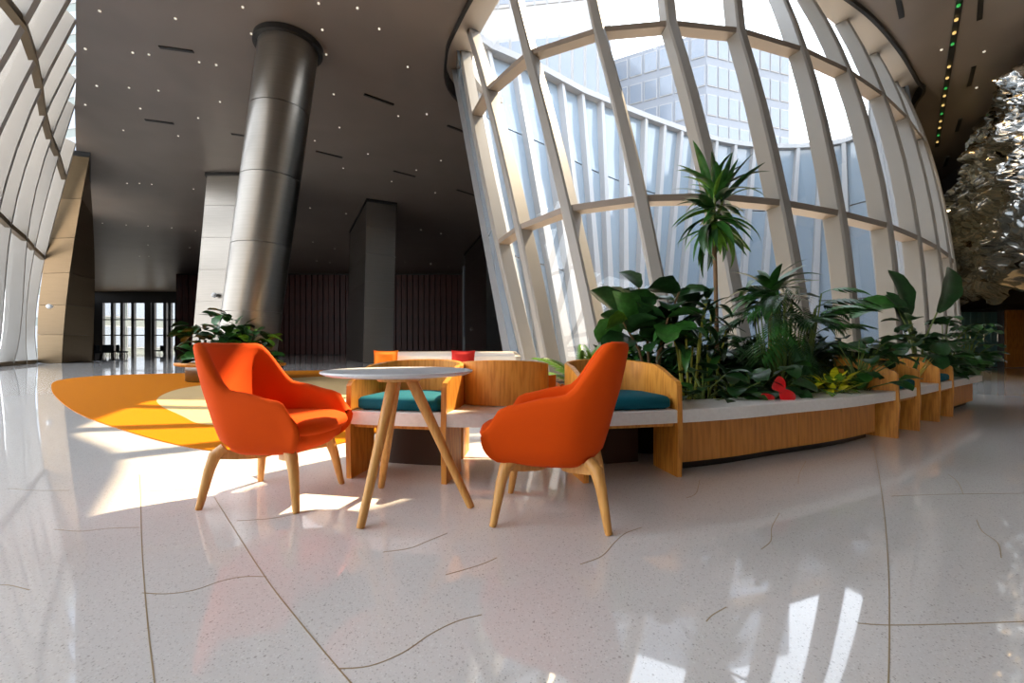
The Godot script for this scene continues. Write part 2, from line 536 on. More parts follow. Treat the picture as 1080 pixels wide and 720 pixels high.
func build_courtyard() -> void:
	var w := struct("window_1")
	var heights := [0.0, 0.8, 1.6, 2.4, H1, 3.9, 4.8, 5.7, H2, 7.4, 8.2, 9.32]
	var rows := [[0.3, 1.2, 2.1, H1], [H1, 4.2, 5.4, H2], [H2, 7.5, 8.4, 9.32]]
	for i in 12:
		var o := mullion_out(i)
		var s := Vector3(-o.z, 0, o.x)
		var rings := []
		for h in heights:
			var p := mullion_at(i, h)
			var r := []
			for q in [[-0.07, 0.03], [-0.1, 0.0], [-0.1, -0.25], [0.1, -0.25], [0.1, 0.0], [0.07, 0.03]]:
				r.append(p + s * q[0] + o * q[1])
			rings.append(r)
		var b := B.new()
		b.loft(rings)
		obj("mullion", b, M.frame, w)
		if i == 11:
			continue
		var o2 := mullion_out(i + 1)
		for row in rows:
			b = B.new()
			var gr := []
			for h in row:
				gr.append([mullion_at(i, h) - o * 0.23, mullion_at(i + 1, h) - o2 * 0.23])
			b.grid(gr)
			obj("glass_pane", b, M.glass, w)
		for h in [H1, H2]:
			var a0 := mullion_at(i, h) - o * 0.12
			var a1 := mullion_at(i + 1, h) - o2 * 0.12
			b = B.new()
			var n0 := o * 0.12
			var n1 := o2 * 0.12
			var up := Vector3(0, 0.05, 0)
			b.loft([[a0 + n0 - up, a0 + n0 + up, a0 - n0 + up, a0 - n0 - up], [a1 + n1 - up, a1 + n1 + up, a1 - n1 + up, a1 - n1 - up]])
			obj("transom", b, M.transom, w)
		b = B.new()
		var c0 := mullion_at(i, 0) - o * 0.28
		var c1 := mullion_at(i + 1, 0) - o2 * 0.28
		var up2 := Vector3(0, 0.3, 0)
		b.loft([[c0 + o * 0.2, c0 + o * 0.2 + up2, c0 - o * 0.2 + up2, c0 - o * 0.2], [c1 + o2 * 0.2, c1 + o2 * 0.2 + up2, c1 - o2 * 0.2 + up2, c1 - o2 * 0.2]])
		obj("sill", b, M.frame, w)
	# the far side of the oval, seen across the courtyard
	w = struct("window_2")
	var pts := []
	var e0 := mullion_at(11, CEIL)
	var e1 := mullion_at(0, CEIL)
	pts.append(Vector2(e0.x, -e0.z))
	pts.append_array(FAR_RIM)
	pts.append(Vector2(e1.x, -e1.z))
	pts = spline(pts, 12)
	var walk := [pts[0]]
	var acc := 0.0
	for i in range(1, pts.size()):
		acc += pts[i].distance_to(pts[i - 1])
		if acc >= 1.15:
			walk.append(pts[i])
			acc = 0.0
	walk.append(pts[pts.size() - 1])
	var s0 := mullion_at(11, 0.0) - e0
	var s1 := mullion_at(0, 0.0) - e1
	s0.y = 0
	s1.y = 0
	var shift := []
	for i in walk.size():
		var t: Vector2 = (walk[mini(i + 1, walk.size() - 1)] - walk[maxi(i - 1, 0)]).normalized()
		var f := i / float(walk.size() - 1)
		var k0 := 1.0 - smoothstep(0.0, 0.35, f)
		var k1 := smoothstep(0.55, 1.0, f)
		shift.append(s0 * k0 + s1 * k1 + Vector3(t.y, 0, t.x) * 1.1 * (1.0 - k0) * (1.0 - k1))
	for i in walk.size():
		var t: Vector2 = (walk[mini(i + 1, walk.size() - 1)] - walk[maxi(i - 1, 0)]).normalized()
		var ou := Vector3(t.y, 0, t.x)                # away from the courtyard
		var s := Vector3(t.x, 0, -t.y)
		var p0 := P(walk[i].x, 0, walk[i].y)
		var b := B.new()
		if i > 0 and i < walk.size() - 1:
			var rings := []
			for h in [0.0, 3.0, 5.5, 7.5, 9.0, 11.95]:
				var k: float = 0.17 * (1.0 - 0.7 * h / 11.4) + 0.05
				var lean: Vector3 = shift[i] * (1.0 - h / 9.0) + Vector3(0, h, 0)
				rings.append([p0 + lean - s * k - ou * 0.25, p0 + lean + s * k - ou * 0.25, p0 + lean + s * k + ou * 0.2, p0 + lean - s * k + ou * 0.2])
			b.loft(rings)
			obj("fin", b, M.white_frame, w)
		if i == walk.size() - 1:
			continue
		var t2: Vector2 = (walk[mini(i + 2, walk.size() - 1)] - walk[i]).normalized()
		var ou2 := Vector3(t2.y, 0, t2.x)
		var p1 := P(walk[i + 1].x, 0, walk[i + 1].y)
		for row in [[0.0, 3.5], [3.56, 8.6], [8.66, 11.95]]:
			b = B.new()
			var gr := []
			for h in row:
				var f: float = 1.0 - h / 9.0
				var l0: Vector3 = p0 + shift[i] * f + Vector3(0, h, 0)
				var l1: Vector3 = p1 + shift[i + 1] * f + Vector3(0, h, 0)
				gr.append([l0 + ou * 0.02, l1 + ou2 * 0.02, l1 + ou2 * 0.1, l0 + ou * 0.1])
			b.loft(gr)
			obj("glass_pane", b, M.painted_sky, w)
		b = B.new()
		var k0: Vector3 = p0 - shift[i] * 0.3
		var k1: Vector3 = p1 - shift[i + 1] * 0.3
		b.loft([[k0 + Vector3(0, 11.95, 0) - ou * 0.3, k0 + Vector3(0, 12.2, 0) - ou * 0.3, k0 + Vector3(0, 12.2, 0) + ou * 0.3, k0 + Vector3(0, 11.95, 0) + ou * 0.3], [k1 + Vector3(0, 11.95, 0) - ou2 * 0.3, k1 + Vector3(0, 12.2, 0) - ou2 * 0.3, k1 + Vector3(0, 12.2, 0) + ou2 * 0.3, k1 + Vector3(0, 11.95, 0) + ou2 * 0.3]])
		obj("parapet_panel", b, M.white_frame, w)

# ---------------------------------------------------------------- leaning glass on the left
const SHELL0 := [Vector2(-25, 23), Vector2(-24.1, 21.7), Vector2(-23.2, 20.3), Vector2(-22, 18.6), Vector2(-20.9, 17), Vector2(-19.7, 15.2), Vector2(-18.7, 13.2), Vector2(-17.9, 11.2), Vector2(-17.3, 9), Vector2(-16.9, 6.8), Vector2(-16.6, 4.5), Vector2(-16.5, 2), Vector2(-16.5, -1), Vector2(-16.5, -5), Vector2(-16.5, -9), Vector2(-16.5, -14)]
const SHELL5 := [Vector2(-22.8, 21.3), Vector2(-21, 19.2), Vector2(-19.5, 17.55), Vector2(-17.9, 15.6), Vector2(-16.6, 14.1), Vector2(-15.4, 12.5), Vector2(-14.4, 10.9), Vector2(-13.6, 9.2), Vector2(-13, 7.4), Vector2(-12.6, 5.5), Vector2(-12.4, 3.6), Vector2(-12.3, 1.4), Vector2(-12.3, -1.4), Vector2(-12.3, -5), Vector2(-12.3, -9), Vector2(-12.3, -14)]
const SHELL8 := [Vector2(-18.8, 18.4), Vector2(-16.7, 16.1), Vector2(-15.6, 14.8), Vector2(-14.2, 13.3), Vector2(-12.8, 11.9), Vector2(-11.7, 10.75), Vector2(-10.7, 9.6), Vector2(-10, 8.3), Vector2(-9.4, 6.8), Vector2(-9.1, 5.1), Vector2(-9, 3.3), Vector2(-8.9, 1.2), Vector2(-8.9, -1.5), Vector2(-8.9, -5), Vector2(-8.9, -9), Vector2(-8.9, -14)]
const SHELL9 := [Vector2(-17.5, 17.5), Vector2(-14.8, 14.76), Vector2(-13.3, 13.3), Vector2(-12.1, 12.1), Vector2(-10.9, 10.9), Vector2(-9.9, 9.9), Vector2(-9, 8.8), Vector2(-8.3, 7.6), Vector2(-7.9, 6.2), Vector2(-7.6, 4.7), Vector2(-7.5, 3), Vector2(-7.4, 1), Vector2(-7.4, -1.6), Vector2(-7.4, -5), Vector2(-7.4, -9), Vector2(-7.4, -14)]

func shell_at(i: int, h: float) -> Vector3:
	var hs := [0.0, 5.2, 8.0, 9.0]
	var qs := [SHELL0[i], SHELL5[i], SHELL8[i], SHELL9[i]]
	var p := Vector2.ZERO
	for a in 4:
		var l := 1.0
		for c in 4:
			if c != a:
				l *= (h - hs[c]) / (hs[a] - hs[c])
		p += qs[a] * l
	return P(p.x, h, p.y)

func build_left_glass() -> void:
	var w := struct("window_3")
	var heights := []
	for k in 13:
		heights.append(9.0 * k / 12.0)
	for i in SHELL0.size():
		var a: Vector2 = SHELL5[maxi(i - 1, 0)]
		var c: Vector2 = SHELL5[mini(i + 1, SHELL5.size() - 1)]
		var t := P(c.x, 0, c.y) - P(a.x, 0, a.y)
		t = t.normalized()
		var rings := []
		for k in heights.size():
			var p := shell_at(i, heights[k])
			var up := (shell_at(i, minf(9, heights[k] + 0.3)) - shell_at(i, maxf(0, heights[k] - 0.3))).normalized()
			var nrm := t.cross(up).normalized()
			if nrm.x < 0:
				nrm = -nrm
			rings.append([p - t * 0.1, p - t * 0.1 - nrm * 0.5, p + t * 0.1 - nrm * 0.5, p + t * 0.1])
		var b := B.new()
		b.loft(rings)
		obj("mullion", b, M.frame, w)
		if i == SHELL0.size() - 1:
			continue
		var back := Vector3(-0.3, 0.0, 0.2)
		for row in [[0.0, 1.7, 3.5, 5.2], [5.2, 6.2, 7.1, 8.0], [8.0, 8.5, 9.0]]:
			var gr := []
			for h in row:
				gr.append([shell_at(i, h) + back, shell_at(i + 1, h) + back])
			b = B.new()
			b.grid(gr)
			obj("glass_pane", b, M.green_glass, w)
		for h in [0.1, 5.2, 8.0]:
			var p0 := shell_at(i, h)
			var p1 := shell_at(i + 1, h)
			b = B.new()
			var d := Vector3(-0.22, 0, 0)
			var up := Vector3(0, 0.09, 0)
			b.loft([[p0 - up, p0 + up, p0 + d + up, p0 + d - up], [p1 - up, p1 + up, p1 + d + up, p1 + d - up]])
			obj("transom", b, M.bronze, w)

# ---------------------------------------------------------------- columns
func column(called: String, label: String, lo: Array, hi: Array, rows: int, m: Material, collar := 0.12, mid5 := []) -> Node3D:
	# lo, hi: corners as (x, depth) at the floor and at the ceiling
	var at := Vector2.ZERO
	for q in lo:
		at += q / lo.size()
	var t := thing(called, label, "column", P(at.x, 0, at.y))
	var ring := func(h: float, grow: float) -> Array:
		var r := []
		var mid := Vector2.ZERO
		var corner := func(j: int) -> Vector2:
			if mid5.is_empty():
				return lo[j].lerp(hi[j], h / CEIL)
			return lo[j] * ((h - 5.2) * (h - 9.0) / 46.8) + mid5[j] * (h * (h - 9.0) / -19.76) + hi[j] * (h * (h - 5.2) / 34.2)
		for j in lo.size():
			mid += corner.call(j) / lo.size()
		for j in lo.size():
			var q: Vector2 = corner.call(j)
			q += (q - mid).normalized() * grow
			r.append(P(q.x, h, q.y) - t.position)
		return r
	var smooth := lo.size() > 8
	var inset := -0.05 if mid5.is_empty() else -0.5
	var b := B.new()
	b.loft([ring.call(0.02, inset), ring.call(3.0, inset), ring.call(5.2, inset), ring.call(7.0, inset), ring.call(CEIL - 0.02, inset)], not smooth)
	obj("core", b, m, t)
	for k in rows:
		var h0 := maxf(CEIL * k / rows + 0.008, 0.014)
		var h1 := CEIL * (k + 1) / rows - 0.008
		b = B.new()
		b.loft([ring.call(h0, 0.0), ring.call(h1, 0.0)], not smooth)
		obj("cladding_panel", b, m, t)
	b = B.new()
	b.loft([ring.call(CEIL - 0.14, collar), ring.call(CEIL - 0.01, collar)], not smooth)
	obj("collar", b, M.black, t)
	return t

func build_columns() -> void:
	var lo := []
	var hi := []
	for k in 40:
		var a := TAU * k / 40.0
		lo.append(Vector2(-7.44 + 0.73 * cos(a), 12.1 + 0.73 * sin(a)))
		hi.append(Vector2(-6.0 + 0.73 * cos(a), 11.75 + 0.73 * sin(a)))
	column("round_column", "round brushed steel column rising behind the oval planter", lo, hi, 5, M.steel)
	column("steel_column", "rectangular steel column half hidden behind the round column", [Vector2(-15.2, 20.6), Vector2(-12.9, 20.6), Vector2(-13.4, 24.5), Vector2(-16.6, 24.5)], [Vector2(-14.25, 20.4), Vector2(-11.8, 20.4), Vector2(-12.5, 24.5), Vector2(-16.2, 24.2)], 6, M.steel)
	column("steel_column", "rectangular steel column in front of the dark red slatted wall", [Vector2(-8.2, 24), Vector2(-6.75, 24.7), Vector2(-8.6, 31), Vector2(-11.6, 30.5)], [Vector2(-7.98, 24), Vector2(-6.55, 24.7), Vector2(-8.4, 31), Vector2(-11.3, 30.5)], 6, M.steel, 0.16)
	column("steel_column", "rectangular steel column partly hidden by the leaning courtyard glass", [Vector2(-1.76, 30), Vector2(0.2, 31), Vector2(-1.5, 39), Vector2(-4.1, 38)], [Vector2(-1.76, 30), Vector2(0.2, 31), Vector2(-1.5, 39), Vector2(-4.1, 38)], 6, M.steel, 0.2)
	column("bronze_column", "leaning bronze coloured column beside the curved glass wall", [Vector2(-25.0, 23.0), Vector2(-23.65, 22.9), Vector2(-24.3, 25.2), Vector2(-27, 25.6)], [Vector2(-18.2, 18.1), Vector2(-17.7, 18.3), Vector2(-20.5, 21.2), Vector2(-21.5, 21)], 6, M.bronze, 0.1, [Vector2(-22.7, 21.2), Vector2(-21.2, 21.0), Vector2(-22.2, 23.2), Vector2(-24.6, 23.4)])
	# small cameras fixed to columns
	for q in [[226, 311, 20.35, "small white dome camera on the half hidden steel column"], [52, 323, 21.6, "small dome camera on the leaning bronze column"], [497, 347, 33.0, "small dome camera on the steel column by the courtyard glass"]]:
		var p := pd(q[0], q[1], q[2])
		var t := thing("security_camera", q[3], "camera", p, 0.0)
		var b := B.new()
		b.tube([Vector3(0, 0.0, -0.16), Vector3(0, 0, 0)], [0.05, 0.05], 8)
		obj("arm", b, M.camera_white, t)
		var sp := SphereMesh.new()
		sp.radius = 0.12
		sp.height = 0.24
		sp.radial_segments = 16
		sp.rings = 8
		obj("dome", sp, M.camera_white, t)

# ---------------------------------------------------------------- far end of the hall
func build_far_hall() -> void:
	var b := B.new()
	b.box(P(-3, 4.5, 48.6), Vector3(68, 9, 0.3))
	var far := struct("wall_far", b, M.dark)
	rng.seed = 5
	var x := -37.0
	while x < -1.5:
		b = B.new()
		var wd := 0.62
		b.box(P(x + wd / 2, 4.45, 48.35 - rng.randf() * 0.12), Vector3(wd - 0.06, 8.8, 0.18), 0.03)
		obj("slat", b, M.mahogany, far)
		x += wd
	b = B.new()
	b.box(P(-37.2, 4.5, 57), Vector3(0.3, 9, 17))
	struct("wall_return", b, M.mahogany)
	# dark wall down the left side of the far hall
	b = B.new()
	var a := Vector2(-26.5, 26)
	var c := Vector2(-66, 65)
	b.loft([[P(a.x, 0, a.y), P(a.x, CEIL, a.y), P(a.x - 0.3, CEIL, a.y), P(a.x - 0.3, 0, a.y)], [P(c.x, 0, c.y), P(c.x, CEIL, c.y), P(c.x - 0.3, CEIL, c.y), P(c.x - 0.3, 0, c.y)]])
	var wl := struct("wall_left", b, M.wall_dark)
	for k in 6:
		var q := a.lerp(c, 0.1 + 0.15 * k)
		b = B.new()
		b.box(P(q.x + 0.9, 3.4, q.y), Vector3(0.9, 6.8, 0.9))
		obj("pier", b, M.bronze, wl)
	# glazed end wall
	b = B.new()
	b.box(P(-52, 8.2, 64.2), Vector3(30, 1.7, 0.3))
	var we := struct("wall_end", b, M.dark)
	b = B.new()
	b.box(P(-43.2, 3.7, 64.2), Vector3(12, 7.4, 0.3))
	obj("side_panel", b, M.dark, we)
	b = B.new()
	b.box(P(-62.2, 3.7, 64.2), Vector3(4, 7.4, 0.3))
	obj("side_panel", b, M.dark, we)
	var w := struct("window_4")
	var xs := [-60.2, -58.6, -57.2, -55.6, -53.4, -52.6, -50.9, -50.2, -49.2]
	for k in xs.size():
		b = B.new()
		b.box(P(xs[k], 3.68, 64.1), Vector3(0.9 if k == 4 else 0.42, 7.36, 0.4))
		obj("mullion", b, M.black, w)
		if k < xs.size() - 1:
			b = B.new()
			b.box(P((xs[k] + xs[k + 1]) / 2, 3.7, 64.2), Vector3(xs[k + 1] - xs[k], 7.3, 0.03))
			obj("glass_pane", b, M.green_glass, w)
	for h in [2.6, 4.9]:
		b = B.new()
		b.box(P(-54.7, h, 64.15), Vector3(11, 0.14, 0.2))
		obj("transom", b, M.black, w)
	# slim window at the end of the passage left of the courtyard
	w = struct("window_5")
	for k in 4:
		b = B.new()
		b.box(P(-1.2 + k * 0.6, 2.4, 48.2), Vector3(0.18, 4.8, 0.3))
		obj("mullion", b, M.tower, w)
		if k < 3:
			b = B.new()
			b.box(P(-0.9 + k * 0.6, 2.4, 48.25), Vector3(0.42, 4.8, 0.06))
			obj("glass_pane", b, M.painted_sky, w)
	# dark lounge furniture far away
	for k in 9:
		var px: float = [88, 93, 99, 106, 113, 121, 129, 188, 168][k]
		var d: float = [38, 40, 36, 42, 38, 44, 40, 50, 54][k]
		var p := P((px - 540) / F * d, 0, d)
		var t := thing("lounge_chair", "dark lounge chair in the dim hall before the far windows", "chair", p, rng.randf() * TAU, "dark lounge chairs in the far hall")
		b = B.new()
		b.box(Vector3(0, 0.42, 0), Vector3(0.75, 0.16, 0.7), 0.05)
		obj("seat", b, M.far_fabric, t)
		b = B.new()
		b.box(Vector3(0, 0.75, -0.32), Vector3(0.75, 0.62, 0.12), 0.05)
		obj("backrest", b, M.far_fabric, t)
		for s in [[-1, -1], [1, -1], [-1, 1], [1, 1]]:
			b = B.new()
			b.tube([Vector3(s[0] * 0.32, 0, s[1] * 0.28), Vector3(s[0] * 0.28, 0.36, s[1] * 0.25)], [0.03, 0.03], 6)
			obj("leg", b, M.black, t)

# ---------------------------------------------------------------- right side: crumpled metal, lockers
func build_right_side() -> void:
	var b := B.new()
	var line := [Vector2(14.6, -14), Vector2(14.6, 10.2), Vector2(19.6, 18.6), Vector2(31, 40), Vector2(31, 49)]
	var rings := []
	for q in line:
		var h0: float = 2.4 if q.y < 19 else 0.0
		rings.append([P(q.x, h0, q.y), P(q.x, CEIL, q.y), P(q.x + 0.4, CEIL, q.y), P(q.x + 0.4, h0, q.y)])
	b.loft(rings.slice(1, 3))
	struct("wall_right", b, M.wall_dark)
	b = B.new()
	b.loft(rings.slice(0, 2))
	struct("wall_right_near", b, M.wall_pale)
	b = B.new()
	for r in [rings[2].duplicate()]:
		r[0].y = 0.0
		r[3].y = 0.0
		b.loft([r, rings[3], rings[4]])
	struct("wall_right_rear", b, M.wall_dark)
	b = B.new()
	b.box(P(24.6, 1.2, 2), Vector3(0.3, 2.4, 32))
	struct("wall_recess_side", b, M.oak_panel)
	b = B.new()
	b.plate(plan([Vector2(14.7, -14), Vector2(24.6, -14), Vector2(24.6, 18.8), Vector2(19.7, 18.8), Vector2(14.7, 10.3)]), 2.4, 2.6)
	struct("ceiling_recess", b, M.dark)
	# wood panels and teal doors at the back of the recess
	b = B.new()
	b.box(P(21.2, 1.2, 18.75), Vector3(6.8, 2.4, 0.2))
	var wr := struct("wall_recess", b, M.dark)
	for k in 3:
		b = B.new()
		b.box(P(20.95 + k * 1.46, 1.2, 17.9), Vector3(1.42, 2.36, 0.08), 0.015)
		obj("wood_panel", b, M.oak_panel, wr)
	var d := struct("door_1")
	for k in 7:
		var x := 18.35 + k * 0.285
		b = B.new()
		b.box(P(x + 0.14, 1.18, 18.3), Vector3(0.265, 2.3, 0.06), 0.012)
		var leaf := obj("door_leaf", b, M.teal_door, d)
		if k % 2 == 0:
			b = B.new()
			b.box(P(x + 0.23, 1.25, 18.23), Vector3(0.03, 0.34, 0.03), 0.006)
			obj("handle", b, M.chrome, leaf)
	b = B.new()
	b.box(P(19.3, 1.2, 18.5), Vector3(2.4, 2.4, 0.2))
	obj("door_frame", b, M.dark, d)
	# the crumpled metal relief hanging on the wall
	var t := thing("metal_relief", "huge crumpled mirror steel relief hanging on the dark wall", "sculpture", P(16.3, 2.4, 14.4))
	var n1 := FastNoiseLite.new()
	n1.seed = 12
	n1.frequency = 0.2
	n1.fractal_type = FastNoiseLite.FRACTAL_RIDGED
	n1.fractal_octaves = 2
	n1.domain_warp_enabled = true
	n1.domain_warp_amplitude = 2.6
	n1.domain_warp_frequency = 0.35
	var n2 := FastNoiseLite.new()
	n2.seed = 33
	n2.frequency = 0.6
	n2.fractal_octaves = 2
	var a0 := Vector2(13.2, 9.4)
	var a1 := Vector2(18.75, 18.2)
	var nrm := Vector3(-0.846, 0, -0.533)      # out of the wall: (x, z)
	nrm = Vector3(-(a1.y - a0.y), 0, -(a1.x - a0.x)).normalized()
	var cuts := [0.0, 0.24, 0.5, 0.74, 1.0]
	for k in 4:
		var rows := []
		for i in 41:
			var u: float = lerpf(cuts[k] - (0.02 if k > 0 else 0.0), cuts[k + 1], i / 40.0)
			var q := a0.lerp(a1, u)
			var top := lerpf(8.6, 7.3, smoothstep(0.68, 1.0, u)) + 0.25 * n2.get_noise_1d(u * 9.0)
			var low := 2.45 + 0.35 * n2.get_noise_1d(u * 8.0 + 50.0)
			var r := []
			for j in 71:
				var h := lerpf(low, top, j / 70.0)
				var s := u * 10.4
				var dsp := 0.75 * n1.get_noise_3d(s * 0.4, h * 0.5, k * 0.1) + 0.3 * n2.get_noise_2d(s * 0.5, h) + 0.35
				var edge := minf(1.0, minf(j, 70 - j) / 5.0)
				r.append(P(q.x, h, q.y) + nrm * (0.12 + maxf(dsp, -0.1) * (0.35 + 0.65 * edge)) - t.position + Vector3(0, 0.15 * n2.get_noise_2d(s + 40.0, h), 0.2 * n2.get_noise_2d(s + 80.0, h)))
			rows.append(r)
		b = B.new()
		b.grid(rows)
		obj("metal_sheet", b, M.chrome, t)

# ---------------------------------------------------------------- outside
func building(called: String, label: String, near: Vector2, left: Vector2, right: Vector2, top: float, floors: int, bays: Array, m: Material, gl: Material) -> void:
	var t := thing(called, label, "building", P(near.x, 0, near.y))
	var back := left + right - near
	var b := B.new()
	var lo := []
	var hi := []
	for q in [near, right, back, left]:
		lo.append(P(q.x, -0.2, q.y) - t.position)
		hi.append(P(q.x, top, q.y) - t.position)
	b.loft([lo, hi])
	obj("wall", b, m, t)
	for f in 2:
		var e: Vector2 = [left, right][f]
		var dir := (e - near).normalized()
		var o := Vector2(dir.y, -dir.x) if f == 1 else Vector2(-dir.y, dir.x)
		var nb: int = bays[f]
		var cw := near.distance_to(e) / nb
		var ch := top / floors
		var bs := Basis(Vector3(dir.x, 0, -dir.y), Vector3.UP, Vector3(dir.x, 0, -dir.y).cross(Vector3.UP))
		var pane := B.new()
		pane.box(Vector3.ZERO, Vector3(cw * 0.8, ch * 0.66, 0.12), 0.03)
		var me2 := pane.done()
		pane = B.new()
		pane.box(Vector3.ZERO, Vector3(cw * 0.86, ch * 0.72, 0.08), 0.02)
		var me := pane.done()
		for r in floors:
			for c in nb:
				var q := near + dir * cw * (c + 0.5) + o * 0.05
				var w := obj("window", me, M.white_frame, t)
				w.transform = Transform3D(bs, P(q.x, ch * (r + 0.5), q.y) - t.position)
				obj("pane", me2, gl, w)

func build_outside() -> void:
	var b := B.new()
	b.box(P(-16, -0.6, 60), Vector3(700, 0.4, 700))
	var g := obj("paving", b, M.paving)
	tag(g, "pale paving outside the building beyond the glass", "paving")
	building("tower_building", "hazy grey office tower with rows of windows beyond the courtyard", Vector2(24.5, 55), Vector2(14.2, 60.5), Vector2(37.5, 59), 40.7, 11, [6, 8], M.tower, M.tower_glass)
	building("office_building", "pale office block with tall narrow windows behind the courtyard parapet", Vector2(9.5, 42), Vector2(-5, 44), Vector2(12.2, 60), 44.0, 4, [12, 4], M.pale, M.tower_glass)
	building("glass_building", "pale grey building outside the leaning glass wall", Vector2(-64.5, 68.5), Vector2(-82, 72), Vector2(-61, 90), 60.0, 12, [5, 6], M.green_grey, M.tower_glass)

# ---------------------------------------------------------------- rug
func build_rug() -> void:
	var t := thing("area_rug", "large oval yellow rug with a rounded beige middle", "rug", P(-6, 0, 9))
	var o := spline([Vector2(-2.4, 3.55), Vector2(-4.02, 4.49), Vector2(-6.2, 6.1), Vector2(-9.4, 8.9), Vector2(-11.6, 11.2), Vector2(-12.1, 13), Vector2(-10.6, 14.2), Vector2(-8, 15.6), Vector2(-5, 16), Vector2(-2.5, 14.5), Vector2(-1.3, 11), Vector2(-1.15, 7.5), Vector2(-1.25, 4.9), Vector2(-1.6, 3.7)], 8, true)
	var i := spline([Vector2(-3.2, 4.72), Vector2(-4.0, 5.3), Vector2(-5.7, 7.0), Vector2(-6.75, 9.0), Vector2(-6.6, 10.6), Vector2(-5.4, 12.4), Vector2(-3.4, 12.4), Vector2(-1.9, 10), Vector2(-1.6, 6.8), Vector2(-2.0, 4.9)], 8, true)
	for k in 2:
		var pts: Array = [o, i][k]
		var loc := []
		for p in pts:
			loc.append(p - Vector2(-6, 9))
		var b := B.new()
		b.plate(plan(loc), 0.001, [0.009, 0.012][k])
		obj(["border_field", "center_field"][k], b, [M.rug_yellow, M.rug_beige][k], t)

# ---------------------------------------------------------------- bench, planters, tub seats
const SEAT := 0.44
const FRONT := [Vector2(-1.5, 3.12), Vector2(-1.08, 2.83), Vector2(-0.4, 2.7), Vector2(0.37, 2.7), Vector2(1.05, 2.84), Vector2(1.6, 3.03), Vector2(2.1, 3.27), Vector2(2.8, 3.6), Vector2(3.55, 4.05), Vector2(4.15, 4.46), Vector2(4.84, 4.95), Vector2(5.42, 5.36), Vector2(6.2, 5.9), Vector2(6.85, 6.35)]
const DEEP := [0.6, 0.74, 0.76, 0.76, 0.72, 0.42, 0.36, 0.36, 0.5, 0.7, 0.7, 0.5, 0.36, 0.36]

func front_curve() -> Array:       # [point, normal towards the room, depth of the slab]
	var p := spline(FRONT, 6)
	var out := []
	for i in p.size():
		var t: Vector2 = (p[mini(i + 1, p.size() - 1)] - p[maxi(i - 1, 0)]).normalized()
		var k := i / 6
		var f := (i % 6) / 6.0
		out.append([p[i], Vector2(t.y, -t.x), lerpf(DEEP[k], DEEP[mini(k + 1, DEEP.size() - 1)], f)])
	return out

func strip(curve: Array, from: int, to: int, in0: float, in1, y0: float, y1: float) -> B:
	var rings := []
	for i in range(from, to + 1):
		var c = curve[i]
		var far: float = c[2] if in1 == null else in1
		var a: Vector2 = c[0] - c[1] * in0
		var e: Vector2 = c[0] - c[1] * far
		rings.append([P(a.x, y0, a.y), P(a.x, y1 - 0.006, a.y), P(a.x - c[1].x * 0.006, y1, a.y - c[1].y * 0.006), P(e.x, y1, e.y), P(e.x, y0, e.y)])
	var b := B.new()
	b.loft(rings)
	return b

func tub_seat(label: String, a: Vector2, facing: Vector2) -> void:
	var turn := atan2(facing.x, -facing.y)
	var t := thing("tub_seat", label, "seat", P(a.x, 0, a.y), turn)
	var W := 0.34
	var th := 0.034
	# side panels down to the floor
	for s in [-1, 1]:
		var prof := [Vector2(0.0, 0.0), Vector2(0.012, 0.3), Vector2(0.0, 0.6), Vector2(-0.02, 0.625), Vector2(-0.08, 0.645), Vector2(-0.16, 0.68), Vector2(-0.24, 0.71), Vector2(-0.3, 0.726), Vector2(-0.3, 0.0)]
		var r0 := []
		var r1 := []
		for q in prof:
			r0.append(Vector3(s * (W - th), q.y, q.x))
			r1.append(Vector3(s * W, q.y, q.x))
		var b := B.new()
		b.loft([r0, r1])
		obj("side_panel", b, M.oak, t)
	# bent back shell
	var rows := []
	for k in 25:
		var a2 := PI * k / 24.0
		var top := 0.726 + 0.034 * sin(a2)
		var r := []
		for q in [[1.0, SEAT + 0.005], [1.0, top - 0.006], [0.985, top], [0.92, top], [0.9, top - 0.006], [0.9, SEAT + 0.005]]:
			r.append(Vector3(-cos(a2) * W * q[0], q[1], -0.3 - (0.3 * pow(sin(a2), 0.75)) * q[0]))
		rows.append(r)
	var bb := B.new()
	bb.loft(rows)
	obj("back_shell", bb, M.oak, t)
	# cushion
	var ring := func(y: float, g: float) -> Array:
		var r := []
		for k in 29:
			var w := PI * k / 28.0
			r.append(Vector3(-cos(w) * (0.285 - g), y, -0.3 - (0.24 - g) * pow(maxf(sin(w), 0.0), 0.75)))
		for q in [Vector2(0.285 - g, -0.16), Vector2(0.285 - g, -0.05 - g), Vector2(0.26 - g, -0.02 - g), Vector2(-0.26 + g, -0.02 - g), Vector2(-0.285 + g, -0.05 - g), Vector2(-0.285 + g, -0.16)]:
			r.append(Vector3(q.x, y, q.y))
		return r
	bb = B.new()
	bb.loft([ring.call(SEAT + 0.004, 0.02), ring.call(SEAT + 0.02, 0.0), ring.call(SEAT + 0.065, 0.0), ring.call(SEAT + 0.082, 0.012), ring.call(SEAT + 0.09, 0.035), ring.call(SEAT + 0.094, 0.1)], false)
	obj("cushion", bb, M.teal, t)
	# apron under the seat slab
	bb = B.new()
	bb.box(Vector3(0, SEAT - 0.1, -0.05), Vector3(2 * (W - th), 0.028, 0.03), 0.004)
	obj("apron", bb, M.oak, t)

